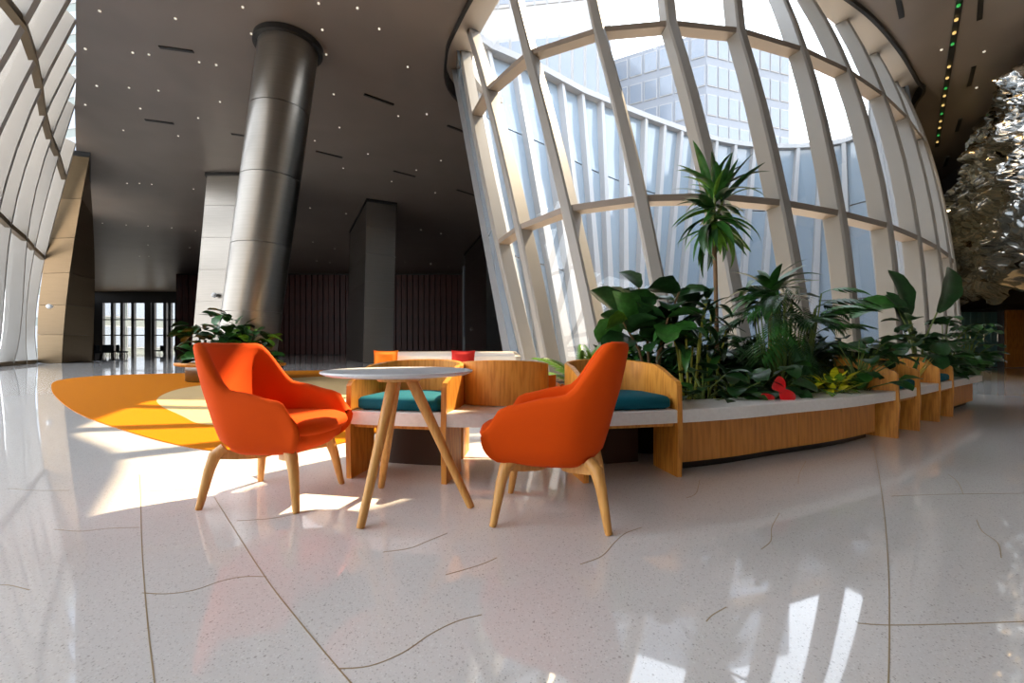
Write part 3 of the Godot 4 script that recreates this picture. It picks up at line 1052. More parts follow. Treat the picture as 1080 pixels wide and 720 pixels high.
func build_bench() -> void:
	var c := front_curve()
	var last := c.size() - 1
	var slab := obj("stone_slab", strip(c, 0, last, 0.0, null, SEAT - 0.085, SEAT), M.stone)
	tag(slab, "long curved white stone bench top around the courtyard glass", "bench top")
	# dark supports under the seating stretch
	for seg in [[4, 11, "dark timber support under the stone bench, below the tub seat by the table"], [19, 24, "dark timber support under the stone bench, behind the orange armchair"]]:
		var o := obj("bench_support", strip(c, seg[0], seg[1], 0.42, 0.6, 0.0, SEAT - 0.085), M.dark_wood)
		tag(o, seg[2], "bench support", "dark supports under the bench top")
	# wood-fronted planters
	for pl in [[25, 47, "oak fronted planter below the tall palms between tub seats", 5], [67, last, "oak fronted planter end beside the last tub seats", 2]]:
		var mid: Vector2 = c[(pl[0] + pl[1]) / 2][0]
		var t := thing("planter", pl[2], "planter")
		var nn: int = pl[3]
		var step := float(pl[1] - pl[0]) / nn
		for k in nn:
			var i0 := int(round(pl[0] + step * k))
			var i1 := int(round(pl[0] + step * (k + 1)))
			var cc := c.slice(i0, i1 + 1)
			# a narrow joint at each end
			cc[0] = [cc[0][0].lerp(cc[1][0], 0.02), cc[0][1], cc[0][2]]
			cc[-1] = [cc[-1][0].lerp(cc[-2][0], 0.02), cc[-1][1], cc[-1][2]]
			obj("front_panel", strip(cc, 0, cc.size() - 1, 0.1, 0.14, 0.065, SEAT - 0.085), M.oak_panel, t)
		obj("plinth", strip(c, pl[0], pl[1], 0.17, 0.3, 0.0, SEAT - 0.085), M.black, t)
		if pl[1] == last:
			var e: Array = c[last]
			var p0: Vector2 = e[0] - e[1] * 0.1
			var p1: Vector2 = e[0] - e[1] * 1.4
			var b := B.new()
			b.loft([[P(p0.x, 0.065, p0.y), P(p0.x, SEAT - 0.085, p0.y), P(p0.x - 0.04, SEAT - 0.085, p0.y - 0.03), P(p0.x - 0.04, 0.065, p0.y - 0.03)], [P(p1.x, 0.065, p1.y), P(p1.x, SEAT - 0.085, p1.y), P(p1.x - 0.04, SEAT - 0.085, p1.y - 0.03), P(p1.x - 0.04, 0.065, p1.y - 0.03)]])
			obj("end_panel", b, M.oak_panel, t)
	# planting bed between the bench and the glass
	var poly := []
	for i in range(21, last + 1):
		var q: Vector2 = c[i][0] - c[i][1] * (c[i][2] + 0.0)
		poly.append(q)
	for i in range(8, -1, -1):
		var p := mullion_at(i, 0.2) + mullion_out(i) * 0.06
		if i >= 1:
			poly.append(Vector2(p.x, -p.z))
	poly.append(Vector2(0.62, 6.4))
	var bed := B.new()
	bed.plate(plan(poly), 0.0, SEAT - 0.07)
	var o := obj("planting_bed", bed, M.soil)
	tag(o, "dark soil bed between the stone bench and the courtyard glass", "soil")

	tub_seat("oak tub seat with bright teal cushion behind the white round table", Vector2(-0.74, 2.765), Vector2(-0.188, -0.982))
	tub_seat("oak tub seat on the bench with its curved back turned to the lobby", Vector2(-0.05, 3.6), Vector2(0.05, 1))
	tub_seat("oak tub seat with dark teal cushion behind the orange chair, beside the planter", Vector2(0.78, 2.79), Vector2(0.2, -0.98))
	tub_seat("oak tub seat at the far end of the long oak fronted planter", Vector2(3.87, 4.25), Vector2(0.56, -0.828))
	tub_seat("oak tub seat beside the last short planter end", Vector2(5.13, 5.15), Vector2(0.577, -0.817))
	# white curved sofa behind
	var t := thing("sofa", "low white sofa behind the oak tub seats", "sofa", P(-0.95, 0.0125, 6.1), 0.0)
	for part in [["base", Vector3(0, 0.2, 0.0), Vector3(2.1, 0.28, 0.85), 0.03, M.upholstery], ["seat_cushion", Vector3(0, 0.41, 0.06), Vector3(2.06, 0.13, 0.74), 0.045, M.upholstery], ["backrest", Vector3(0, 0.5, -0.36), Vector3(2.16, 0.55, 0.18), 0.07, M.upholstery], ["plinth", Vector3(0, 0.03, 0), Vector3(1.9, 0.06, 0.7), 0.0, M.black]]:
		var b := B.new()
		b.box(part[1], part[2], part[3])
		obj(part[0], b, part[4], t)
	pillow("orange square cushion leaning on the white sofa's end", M.pillow_orange, Vector3(-1.78, 0.475, -6.14), 0.2, 0.34)
	pillow("red cushion on the white sofa between two tub seats", M.red, Vector3(-0.69, 0.475, -6.05), -0.1, 0.34)
	pillow("small orange cushion beside the turned tub seat, next to the bromeliad", M.pillow_orange, Vector3(0.26, SEAT + 0.001, -3.33), 0.3, 0.2)

func pillow(label: String, m: Material, at: Vector3, turn: float, s: float) -> void:
	var rows := []
	for i in 9:
		var r := []
		for j in 9:
			var u := i / 4.0 - 1.0
			var v := j / 4.0 - 1.0
			var f := pow(maxf(0.0, (1 - u * u) * (1 - v * v)), 0.4) * 0.17 * s / 0.34
			r.append([u * s / 2 * (1 - 0.06 * (1 - v * v)), v * s / 2 * (1 - 0.06 * (1 - u * u)) + s / 2, f])
		rows.append(r)
	var b := B.new()
	for sg in [-1, 1]:
		var g := []
		for r in rows:
			var q := []
			for e in r:
				q.append(Vector3(e[0], e[1], sg * e[2] * 0.5))
			g.append(q)
		b.grid(g)
	var o := obj("cushion", b, m)
	tag(o, label, "cushion")
	o.position = at
	o.rotation = Vector3(-0.22, turn, 0)

# ---------------------------------------------------------------- orange chairs, table
func lounge_chair(label: String, at: Vector2, facing: Vector2) -> void:
	var t := thing("armchair", label, "armchair", P(at.x, 0, at.y), atan2(facing.x, -facing.y), "orange armchairs at the round table")
	# upholstered shell: profile bottom -> outside -> top -> inside, swept round a U
	var N := 49
	var rows := []
	for i in N:
		var u := lerpf(-1.0, 1.0, i / float(N - 1))
		var a := absf(u)
		var sg := signf(u)
		var x: float
		var z: float
		if a < 0.62:
			var w := a / 0.62 * PI / 2
			x = 0.31 * pow(sin(w), 0.8) if w > 0 else 0.0
			z = -0.03 - 0.29 * pow(maxf(cos(w), 0.0), 0.75)
		else:
			var f := (a - 0.62) / 0.38
			x = 0.31 - 0.012 * f * f
			z = -0.03 + 0.345 * f
		x *= sg
		var top := lerpf(0.875, 0.625, smoothstep(0.34, 0.62, a))
		top -= 0.045 * smoothstep(0.62, 0.9, a) + 0.12 * pow(smoothstep(0.86, 1.0, a), 2.0)
		var r := []
		var th := 0.055 - 0.012 * smoothstep(0.9, 1.0, a)
		for k in 7:                                   # outside, rising
			var v := k / 6.0
			var sc := 0.6 + 0.4 * pow(sin(v * PI / 2), 0.55)
			var y := lerpf(0.285, top - 0.03, pow(v, 1.15))
			var lean := 0.16 * maxf(0.0, y - 0.5) * (1.0 - smoothstep(0.3, 0.7, a))
			r.append(Vector3(x * sc, y, z * sc - lean))
		var lean_t := 0.16 * maxf(0.0, top - 0.5) * (1.0 - smoothstep(0.3, 0.7, a))
		for k in 3:                                   # rounded top
			var w := PI * (0.25 + 0.25 * k)
			var inw := th * 0.5 * (1 - cos(w))
			r.append(Vector3(x * (1 - inw / 0.34), top - 0.03 + 0.03 * sin(w), z * (1 - inw / 0.34) - lean_t))
		for k in 5:                                   # inside, falling to below the cushion
			var v := k / 4.0
			var y := lerpf(top - 0.035, 0.37, v)
			var sc := lerpf(1.0 - th / 0.34, 0.72, v * v)
			var lean := 0.16 * maxf(0.0, y - 0.5) * (1.0 - smoothstep(0.3, 0.7, a))
			r.append(Vector3(x * sc, y, z * sc - lean))
		rows.append(r)
	var b := B.new()
	b.grid(rows)
	for e in [rows[0], rows[N - 1]]:
		var mid := Vector3.ZERO
		for q in e:
			mid += q / e.size()
		mid += Vector3(0, 0, 0.025)
		for k in e.size():
			b.tri(e[k], e[(k + 1) % e.size()], mid, 0)
	obj("shell", b, M.orange, t)
	# belly of the seat under the cushion
	var ring := func(y: float, g: float, fwd: float) -> Array:
		var r := []
		for k in 36:
			var w := TAU * k / 36.0
			var cx := signf(cos(w)) * pow(absf(cos(w)), 0.7)
			var cz := signf(sin(w)) * pow(absf(sin(w)), 0.7)
			r.append(Vector3(cx * g * 0.9, y, cz * g * (1.06 if cz > 0.0 else 0.76) + fwd))
		return r
	b = B.new()
	b.loft([ring.call(0.268, 0.1, -0.02), ring.call(0.275, 0.2, -0.01), ring.call(0.3, 0.255, 0.01), ring.call(0.345, 0.285, 0.03), ring.call(0.385, 0.29, 0.035)], false)
	obj("seat_pan", b, M.orange, t)
	b = B.new()
	b.loft([ring.call(0.375, 0.27, 0.035), ring.call(0.392, 0.298, 0.045), ring.call(0.42, 0.306, 0.05), ring.call(0.45, 0.298, 0.047), ring.call(0.465, 0.27, 0.04), ring.call(0.472, 0.2, 0.035), ring.call(0.476, 0.08, 0.03)], false)
	obj("seat_cushion", b, M.orange, t)
	# oak legs and cross rails
	for sx in [-1, 1]:
		for sz in [-1, 1]:
			b = B.new()
			b.tube([Vector3(sx * 0.245, 0.0, sz * 0.27), Vector3(sx * 0.24, 0.02, sz * 0.265), Vector3(sx * 0.212, 0.2, sz * 0.235), Vector3(sx * 0.198, 0.275, sz * 0.215), Vector3(sx * 0.17, 0.31, sz * 0.18)], [0.016, 0.018, 0.026, 0.031, 0.03], 10)
			obj("leg", b, M.leg_wood, t)
	for s in [-1, 1]:
		b = B.new()
		var rings := []
		for k in 9:
			var f := k / 4.0 - 1.0
			var p := Vector3(f * 0.2, 0.262 + 0.028 * f * f - 0.01, s * (0.225 * f * f + 0.05 * (1 - f * f)))
			rings.append([p + Vector3(0, -0.026, -0.015), p + Vector3(0, 0.026, -0.015), p + Vector3(0, 0.026, 0.015), p + Vector3(0, -0.026, 0.015)])
		b.loft(rings)
		obj("rail", b, M.leg_wood, t)

func build_chairs() -> void:
	lounge_chair("orange upholstered armchair on oak legs, left of the table, lit seat facing it", Vector2(-1.35, 2.5), Vector2(0.996, -0.09))
	lounge_chair("orange upholstered armchair seen from its side, back toward the planter", Vector2(0.215, 2.26), Vector2(-0.985, 0.17))
	var c := Vector2(-0.6, 2.32)
	var t := thing("round_table", "small white round table on three splayed oak legs between orange armchairs", "table", P(c.x, 0, c.y))
	var b := B.new()
	var rings := []
	for q in [[0.30, 0.700], [0.36, 0.706], [0.385, 0.716], [0.39, 0.722], [0.388, 0.727], [0.382, 0.729]]:
		var r := []
		for k in 64:
			r.append(Vector3(cos(TAU * k / 64) * q[0], q[1], sin(TAU * k / 64) * q[0]))
		rings.append(r)
	b.loft(rings, false)
	obj("tabletop", b, M.table_top, t)
	b = B.new()
	b.tube([Vector3(0, 0.672, 0), Vector3(0, 0.7, 0)], [0.11, 0.13], 24)
	obj("mount", b, M.leg_wood, t)
	for q in [Vector2(380, 557), Vector2(497, 535), Vector2(402, 514)]:
		var g := gp(q.x, q.y) - t.position
		var top := g * 0.16 + Vector3(0, 0.685, 0)
		b = B.new()
		b.tube([g, g.lerp(top, 0.02), g.lerp(top, 0.9), top], [0.017, 0.02, 0.029, 0.029], 14)
		obj("leg", b, M.leg_wood, t)

# ---------------------------------------------------------------- plants
func leaf_mesh(shape: String, w: float, droop: float, fold := 0.25, n := 11) -> ArrayMesh:
	var b := B.new()
	var rows := []
	var p := Vector3.ZERO
	for i in n + 1:
		var t := i / float(n)
		var ang := -droop * t
		if i > 0:
			p += Vector3(cos(ang), sin(ang), 0) / n
		var hw := 0.0
		match shape:
			"lance": hw = w * pow(sin(PI * pow(lerpf(0.05, 1.0, t), 0.75)), 0.8)
			"oval": hw = w * pow(sin(PI * lerpf(0.02, 1.0, pow(t, 1.15))), 0.6) * (1.0 + 0.08 * sin(t * 17.0))
			"heart": hw = w * (pow(1.0 - t, 0.6) * (0.75 + 0.6 * t)) if t > 0.02 else w * 0.55
			"blade": hw = w * (1.0 - pow(t, 2.2)) * (0.7 + 0.3 * sin(PI * t))
		hw = maxf(hw, 0.0)
		var up := Vector3(-sin(ang), cos(ang), 0)
		var lift := up * hw * fold
		rows.append([p + lift + Vector3(0, 0, -hw), p + lift * 0.45 + Vector3(0, 0, -hw * 0.5), p, p + lift * 0.45 + Vector3(0, 0, hw * 0.5), p + lift + Vector3(0, 0, hw)])
	b.grid(rows)
	return b.done()

func frond_mesh(leaflets: int, w: float, ln: float, droop: float) -> ArrayMesh:
	var b := B.new()
	var pts := []
	var rad := []
	var p := Vector3.ZERO
	var n := 10
	for i in n + 1:
		var t := i / float(n)
		if i > 0:
			p += Vector3(cos(-droop * t), sin(-droop * t), 0) / n
		pts.append(p)
		rad.append(0.012 * (1 - 0.8 * t))
	b.tube(pts, rad, 5)
	for i in leaflets:
		var t := lerpf(0.25, 1.0, i / float(leaflets - 1))
		var q: Vector3 = pts[int(t * n)]
		if int(t * n) < n:
			q = q.lerp(pts[int(t * n) + 1], t * n - int(t * n))
		var ang := -droop * t
		var fwd := Vector3(cos(ang), sin(ang), 0)
		for s in [-1, 1]:
			var l := ln * (0.55 + 0.45 * sin(PI * t))
			var d := (fwd * (0.5 + 0.8 * t * t) + Vector3(0, -0.25, s * 1.0)).normalized() * l
			var side := fwd * w
			var m1 := q + d * 0.5 + Vector3(0, 0.02, 0)
			b.tri(q, m1 - side, m1 + side, -1)
			b.tri(m1 - side, q + d + Vector3(0, -0.06 * l / 0.3, 0), m1 + side, -1)
	return b.done()

func put_leaf(called: String, mesh: Mesh, m: Material, parent: Node3D, at: Vector3, dir: Vector3, s: float, roll := 0.0, ws := 1.0) -> MeshInstance3D:
	var o := obj(called, mesh, m, parent)
	var x := dir.normalized()
	var up := Vector3.UP if absf(x.y) < 0.95 else Vector3.BACK
	var z := x.cross(up).normalized()
	var y := z.cross(x).normalized()
	var bs := Basis(x, y, z).rotated(x, roll)
	o.transform = Transform3D(Basis(bs.x * s, bs.y * s, bs.z * s * ws), at)
	return o

func dirv(az: float, el: float) -> Vector3:
	return Vector3(cos(az) * cos(el), sin(el), sin(az) * cos(el))

func pick(a: Array):
	return a[rng.randi() % a.size()]

var LM := {}

func stemmed(called: String, label: String, at: Vector3, n: int, height: Vector2, spread: float, leaf: Mesh, ls: Vector2, mats: Array, group := "", elev := Vector2(-0.3, 0.7)) -> Node3D:
	# stems from one root, one leaf on each
	var t := thing(called, label, "plant", at, 0.0, group)
	for i in n:
		var az := TAU * i / n * 2.4 + rng.randf() * 0.7
		var h := rng.randf_range(height.x, height.y)
		var r := spread * rng.randf_range(0.25, 1.0)
		var tip := Vector3(cos(az) * r, h, sin(az) * r)
		var b := B.new()
		b.tube([Vector3(cos(az), 0, sin(az)) * 0.02 - Vector3(0, 0.02, 0), Vector3(tip.x * 0.35, h * 0.6, tip.z * 0.35), tip], [0.008, 0.006, 0.004], 5)
		obj("stem", b, M.stem, t)
		put_leaf("leaf", leaf, pick(mats), t, tip, dirv(az + rng.randf_range(-0.5, 0.5), rng.randf_range(elev.x, elev.y)), rng.randf_range(ls.x, ls.y), rng.randf_range(-0.4, 0.4))
	return t

func bush(called: String, label: String, at: Vector3, size: Vector3, n: int, leaf: float, mats: Array, group := "") -> Node3D:
	var t := thing(called, label, "plant", at, 0.0, group)
	for k in mats.size():
		var b := B.new()
		for i in n / mats.size():
			var az := rng.randf() * TAU
			var v := Vector3(cos(az) * sqrt(rng.randf()), 0, sin(az) * sqrt(rng.randf()))
			var hh := sqrt(maxf(0.05, 1.0 - v.x * v.x - v.z * v.z)) * rng.randf_range(0.25, 1.0)
			var c := Vector3(v.x * size.x, hh * size.y, v.z * size.z)
			var d := (Vector3(v.x, rng.randf_range(-0.3, 0.7), v.z) + Vector3(rng.randf() - 0.5, 0, rng.randf() - 0.5)).normalized()
			var s := d.cross(Vector3(rng.randf() - 0.5, 1, rng.randf() - 0.5)).normalized() * leaf * 0.3
			var e := d * leaf * rng.randf_range(0.7, 1.2)
			b.tri(c, c + e * 0.5 - s, c + e, -1)
			b.tri(c, c + e, c + e * 0.5 + s, -1)
		stuff(obj("foliage", b, mats[k], t))
	for i in 5:
		var b := B.new()
		var az := TAU * i / 5.0
		b.tube([Vector3(0, -0.02, 0), Vector3(cos(az) * size.x * 0.5, size.y * 0.7, sin(az) * size.z * 0.5)], [0.012, 0.005], 5)
		obj("stem", b, M.stem, t)
	return t

func build_plants() -> void:
	rng.seed = 77
	LM.lance = leaf_mesh("lance", 0.075, 0.9)
	LM.lance2 = leaf_mesh("lance", 0.09, 0.5)
	LM.lance3 = leaf_mesh("lance", 0.1, 1.5)
	LM.oval = leaf_mesh("oval", 0.36, 0.7, 0.3)
	LM.oval2 = leaf_mesh("oval", 0.4, 0.3, 0.45)
	LM.heart = leaf_mesh("heart", 0.52, 0.8, 0.15)
	LM.paddle = leaf_mesh("oval", 0.24, 0.6, 0.35)
	LM.paddle2 = leaf_mesh("oval", 0.26, 1.6, 0.3)
	LM.blade = leaf_mesh("blade", 0.035, 2.0, 0.4, 9)
	LM.sword = leaf_mesh("lance", 0.05, 0.15, 0.5)
	LM.frond = frond_mesh(13, 0.042, 0.42, 1.2)
	LM.fan = frond_mesh(9, 0.06, 0.6, 1.0)
	LM.fern = frond_mesh(16, 0.03, 0.2, 0.9)
	var y := SEAT - 0.07
	# tall dracaena on a bare trunk
	var d := 4.3
	var at := P((757.0 - 540) / F * d, y, d)
	var t := thing("dracaena", "tall dracaena with a leafy head on one thin bare trunk", "plant", at)
	var b := B.new()
	b.tube([Vector3(0, -0.03, 0), Vector3(-0.01, 0.6, 0), Vector3(-0.035, 1.3, 0.02), Vector3(-0.05, 1.72, 0)], [0.026, 0.022, 0.02, 0.024], 8)
	obj("trunk", b, M.bark, t)
	for k in 3:
		b = B.new()
		var a := TAU * k / 3.0
		b.tube([Vector3(-0.05, 1.66, 0), Vector3(-0.02 + 0.07 * cos(a), 1.92 + 0.05 * k, 0.07 * sin(a))], [0.02, 0.012], 6)
		obj("branch", b, M.stem, t)
	for i in 96:
		var k := i % 3
		var a := TAU * k / 3.0
		var f := rng.randf()
		var p := Vector3(-0.05, 1.64, 0).lerp(Vector3(-0.02 + 0.07 * cos(a), 1.94 + 0.05 * k, 0.07 * sin(a)), f)
		put_leaf("leaf", pick([LM.lance, LM.lance2, LM.lance3]), pick([M.leaf_mid, M.leaf_dark, M.leaf_light, M.leaf_mid]), t, p, dirv(i * 2.4, lerpf(-0.7, 1.25, clampf(f + rng.randf_range(-0.3, 0.25), 0, 1))), rng.randf_range(0.32, 0.54), rng.randf_range(-0.5, 0.5), 0.9)
	# fiddle-leaf fig
	d = 3.85
	at = P((688.0 - 540) / F * d, y, d)
	t = thing("fiddle_leaf_fig", "fiddle leaf fig with big dark leaves behind the orange chair", "plant", at)
	for k in 4:
		var tip := [Vector3(-0.32, 0.76, 0.1), Vector3(-0.12, 1.0, 0), Vector3(0.2, 0.98, 0.12), Vector3(0.05, 0.72, 0.25)][k] as Vector3
		b = B.new()
		b.tube([Vector3(0, -0.02, 0), Vector3(tip.x * 0.4, tip.y * 0.6, tip.z * 0.4), tip], [0.016, 0.012, 0.008], 6)
		obj("branch", b, M.bark, t)
		for i in 10:
			var f := lerpf(0.2, 1.0, i / 9.0)
			var p := Vector3(tip.x * 0.4, tip.y * 0.6, tip.z * 0.4).lerp(tip, f)
			put_leaf("leaf", LM.oval if i % 3 else LM.oval2, pick([M.leaf_dark, M.leaf_dark, M.leaf_mid]), t, p, dirv(i * 2.4 + k * 1.3, rng.randf_range(-0.5, 0.9)), rng.randf_range(0.26, 0.38), rng.randf_range(-0.6, 0.6))
	put_leaf("leaf", LM.oval, M.leaf_cream, t, Vector3(-0.24, 0.9, 0.05), Vector3(-0.8, 0.55, 0.1), 0.24, 0.3)
	put_leaf("leaf", LM.oval, M.leaf_light, t, Vector3(-0.24, 0.72, 0.12), Vector3(-1.0, -0.05, 0.2), 0.26, 0.8)
	# cane cluster
	for k in 2:
		d = [3.75, 4.1][k]
		at = P(([727.0, 748.0][k] - 540) / F * d, y, d)
		t = thing("cane_plant", ["cluster of slim yellow green canes with dark strap leaves by the fig", "slim cane plant with strap leaves beside the dracaena trunk"][k], "plant", at)
		for i in 6:
			var az := i * 1.05 + k
			var h := rng.randf_range(0.45, 0.95)
			var tip := Vector3(cos(az) * 0.16, h, sin(az) * 0.14)
			b = B.new()
			b.tube([Vector3(cos(az) * 0.05, -0.02, sin(az) * 0.05), tip * Vector3(0.6, 0.6, 0.6), tip], [0.011, 0.01, 0.008], 6)
			obj("cane", b, M.cane, t)
			for j in 8:
				put_leaf("leaf", pick([LM.lance, LM.lance3]), pick([M.leaf_dark, M.leaf_dark, M.leaf_mid]), t, tip * lerpf(0.7, 1.0, j / 7.0), dirv(j * 2.4 + i, rng.randf_range(-0.3, 1.1)), rng.randf_range(0.22, 0.36), 0.0, 1.3)
	# lady palm and the broad-leaved crown above it
	d = 4.6
	at = P((826.0 - 540) / F * d, y, d)
	t = thing("lady_palm", "bushy dark green palm with many narrow fingers, filling the planter centre", "plant", at)
	for i in 64:
		var az := i * 2.4
		var h := rng.randf_range(0.3, 1.05)
		var r := rng.randf_range(0.05, 0.36)
		var p := Vector3(cos(az) * r, h, sin(az) * r)
		b = B.new()
		b.tube([Vector3(cos(az) * r * 0.6, -0.02, sin(az) * r * 0.6), p], [0.009, 0.007], 5)
		obj("cane", b, M.stem, t)
		put_leaf("frond", LM.fan if i % 2 else LM.frond, pick([M.leaf_dark, M.leaf_mid, M.leaf_dark]), t, p, dirv(az + rng.randf_range(-0.4, 0.4), rng.randf_range(-0.2, 0.9)), rng.randf_range(0.3, 0.5))
	d = 4.75
	at = P((812.0 - 540) / F * d, y, d)
	t = thing("corn_plant", "corn plant with a crown of broad strap leaves above the palm", "plant", at)
	b = B.new()
	b.tube([Vector3(0, -0.02, 0), Vector3(0.0, 1.12, 0)], [0.022, 0.018], 8)
	obj("trunk", b, M.bark, t)
	for i in 30:
		put_leaf("leaf", pick([LM.lance2, LM.lance3, LM.lance]), pick([M.leaf_mid, M.leaf_dark, M.leaf_mid]), t, Vector3(0, 1.0 + 0.12 * rng.randf(), 0), dirv(i * 2.4, rng.randf_range(-0.1, 1.2)), rng.randf_range(0.4, 0.62), 0.0, 1.2)
	# big leaves close to the slab
	for q in [[742, 3.52, 16, "round leaved philodendron spilling over the slab next to the tub seat", 0.2], [772, 3.66, 18, "large heart leaved philodendron below the dracaena trunk", 0.22], [797, 3.75, 12, "dark heart leaved plant left of the red flowers", 0.2]]:
		d = q[1]
		stemmed("philodendron", q[3], P((q[0] - 540.0) / F * d, y, d), q[2], Vector2(0.08, 0.3), 0.24, LM.heart, Vector2(0.15, q[4]), [M.leaf_dark, M.leaf_mid, M.leaf_dark])
	# anthurium with red flowers
	d = 3.75
	at = P((822.0 - 540) / F * d, y, d)
	t = stemmed("anthurium", "anthurium with three waxy red flowers and dark leaves", at, 16, Vector2(0.1, 0.34), 0.26, LM.heart, Vector2(0.12, 0.19), [M.leaf_dark, M.leaf_dark, M.leaf_mid])
	for q in [[819, 412, 0.13, 1.2], [803, 421, 0.11, 0.1], [822, 417, 0.13, 0.05]]:
		var p := pd(q[0], q[1], d - 0.33) - at
		b = B.new()
		b.tube([Vector3(0, -0.01, 0), p * 0.6 + Vector3(0, 0.05, 0), p], [0.006, 0.005, 0.004], 5)
		obj("flower_stem", b, M.stem, t)
		var fl := obj("flower", LM.heart, M.anthurium, t)
		var fx := Vector3(0.5, q[3], 0.25).normalized()
		var fy := (Vector3(0.1, 0.35, 1.0) - fx * fx.dot(Vector3(0.1, 0.35, 1.0))).normalized()
		fl.transform = Transform3D(Basis(fx, fy, fx.cross(fy)).scaled(Vector3.ONE * q[2]), p)
	# spider plant, yellow plant
	d = 3.95
	t = thing("spider_plant", "spider plant with long arching pale striped blades", "plant", P((851.0 - 540) / F * d, y, d))
	for i in 30:
		put_leaf("blade", LM.blade, pick([M.leaf_mid, M.leaf_light, M.leaf_dark]), t, Vector3(0, 0.02, 0), dirv(i * 2.4, rng.randf_range(0.6, 1.35)), rng.randf_range(0.34, 0.55))
	d = 4.0
	t = thing("golden_plant", "bright yellow leaved plant at the slab edge", "plant", P((879.0 - 540) / F * d, y, d))
	for i in 80:
		var az := i * 2.4
		var r := 0.16 * sqrt(rng.randf())
		put_leaf("leaf", LM.lance2, pick([M.leaf_yellow, M.leaf_yellow, M.leaf_light]), t, Vector3(cos(az) * r, rng.randf_range(0.02, 0.2), sin(az) * r), dirv(az, rng.randf_range(-0.1, 1.2)), rng.randf_range(0.1, 0.17), 0.0, 2.2)
	# dark leafy filler and white flowers toward the seats
	for q in [[905, 4.2, "dense dark leafed shrub against the tub seat arm"], [888, 4.55, "leafy green shrub under the white flower"], [868, 4.8, "upright leafy shrub right of the palm"]]:
		d = q[1]
		stemmed("leafy_shrub", q[2], P((q[0] - 540.0) / F * d, y, d), 40, Vector2(0.1, 0.56), 0.32, LM.oval, Vector2(0.15, 0.24), [M.leaf_dark, M.leaf_mid, M.leaf_dark])
	d = 4.3
	at = P((897.0 - 540) / F * d, y, d)
	t = thing("white_flower", "white flower head above dark leaves near the tub seat", "flower", at)
	b = B.new()
	b.tube([Vector3(0, -0.02, 0), Vector3(0.02, 0.44, 0)], [0.006, 0.005], 5)
	obj("stem", b, M.stem, t)
	for i in 14:
		put_leaf("petal", LM.oval2, M.petal, t, Vector3(0.02, 0.44, 0), dirv(i * 2.4, rng.randf_range(-0.1, 1.3)), 0.07)
	for q in [[735, 4.5], [770, 5.0], [800, 5.2], [850, 5.3], [690, 4.6], [905, 5.6], [655, 4.6]]:
		d = q[1]
		bush("undergrowth", "low dark undergrowth between the taller plants in the bed", P((q[0] - 540.0) / F * d, y, d), Vector3(0.45, 0.5, 0.4), 700, 0.13, [M.leaf_dark, M.leaf_mid], "undergrowth in the planting bed")
	# fern and bromeliad by the turned tub seat
	d = 4.0
	t = thing("fern", "light green fern behind the orange armchair's back", "plant", P((622.0 - 540) / F * d, y, d))
	for i in 14:
		put_leaf("frond", LM.fern, M.leaf_light, t, Vector3(0, 0.05, 0), dirv(i * 2.4, rng.randf_range(0.7, 1.35)), rng.randf_range(0.5, 0.72))
	d = 3.9
	t = thing("bromeliad", "orange and green striped bromeliad between tub seats", "plant", P((592.0 - 540) / F * d, y, d))
	for i in 22:
		put_leaf("leaf", LM.lance, M.leaf_orange if i > 13 else pick([M.leaf_light, M.leaf_cream, M.leaf_mid]), t, Vector3(0, 0.03, 0), dirv(i * 2.4, 0.45 + i * 0.035), 0.36 - i * 0.006, 0.0, 1.4)
	# bird of paradise at the right
	d = 5.7
	at = P((968.0 - 540) / F * d, y, d)
	t = thing("bird_of_paradise", "bird of paradise plant with tall paddle leaves behind the tub seats", "plant", at)
	for q in [[958, 325, -1.0, 0.5, 0.7, 1], [950, 318, -1.0, 0.2, 0.55, 1], [967, 335, -0.12, 1.3, 0.72, 0], [979, 330, 0.6, 1.1, 0.72, 0], [962, 350, -0.2, 1.4, 0.6, 0], [957, 335, -0.6, 1.0, 0.4, 0]]:
		var p := pd(q[0], q[1], d) - at
		p.z = rng.randf_range(-0.15, 0.15)
		b = B.new()
		b.tube([Vector3(0, -0.02, 0), Vector3(p.x * 0.3, p.y * 0.6, p.z * 0.3), p], [0.016, 0.012, 0.008], 6)
		obj("stalk", b, M.stem, t)
		var lf := obj("leaf", LM.paddle2 if q[5] else LM.paddle, M.leaf_mid if q[5] else M.leaf_dark, t)
		var lx := Vector3(q[2], q[3], 0.1).normalized()
		var want := Vector3(0.15, 0.8 if q[5] else 0.2, 0.8)
		var ly := (want - lx * lx.dot(want)).normalized()
		lf.transform = Transform3D(Basis(lx, ly, lx.cross(ly)).scaled_local(Vector3(q[4], q[4], q[4] * 0.85)), p)
	for i in 44:
		var az := i * 2.4
		var p := Vector3(cos(az) * 0.42 * rng.randf(), rng.randf_range(0.15, 0.85), sin(az) * 0.3 * rng.randf())
		put_leaf("leaf", LM.oval, M.leaf_dark, t, p, dirv(az, rng.randf_range(-0.5, 0.5)), rng.randf_range(0.2, 0.32), rng.randf_range(-0.5, 0.5))
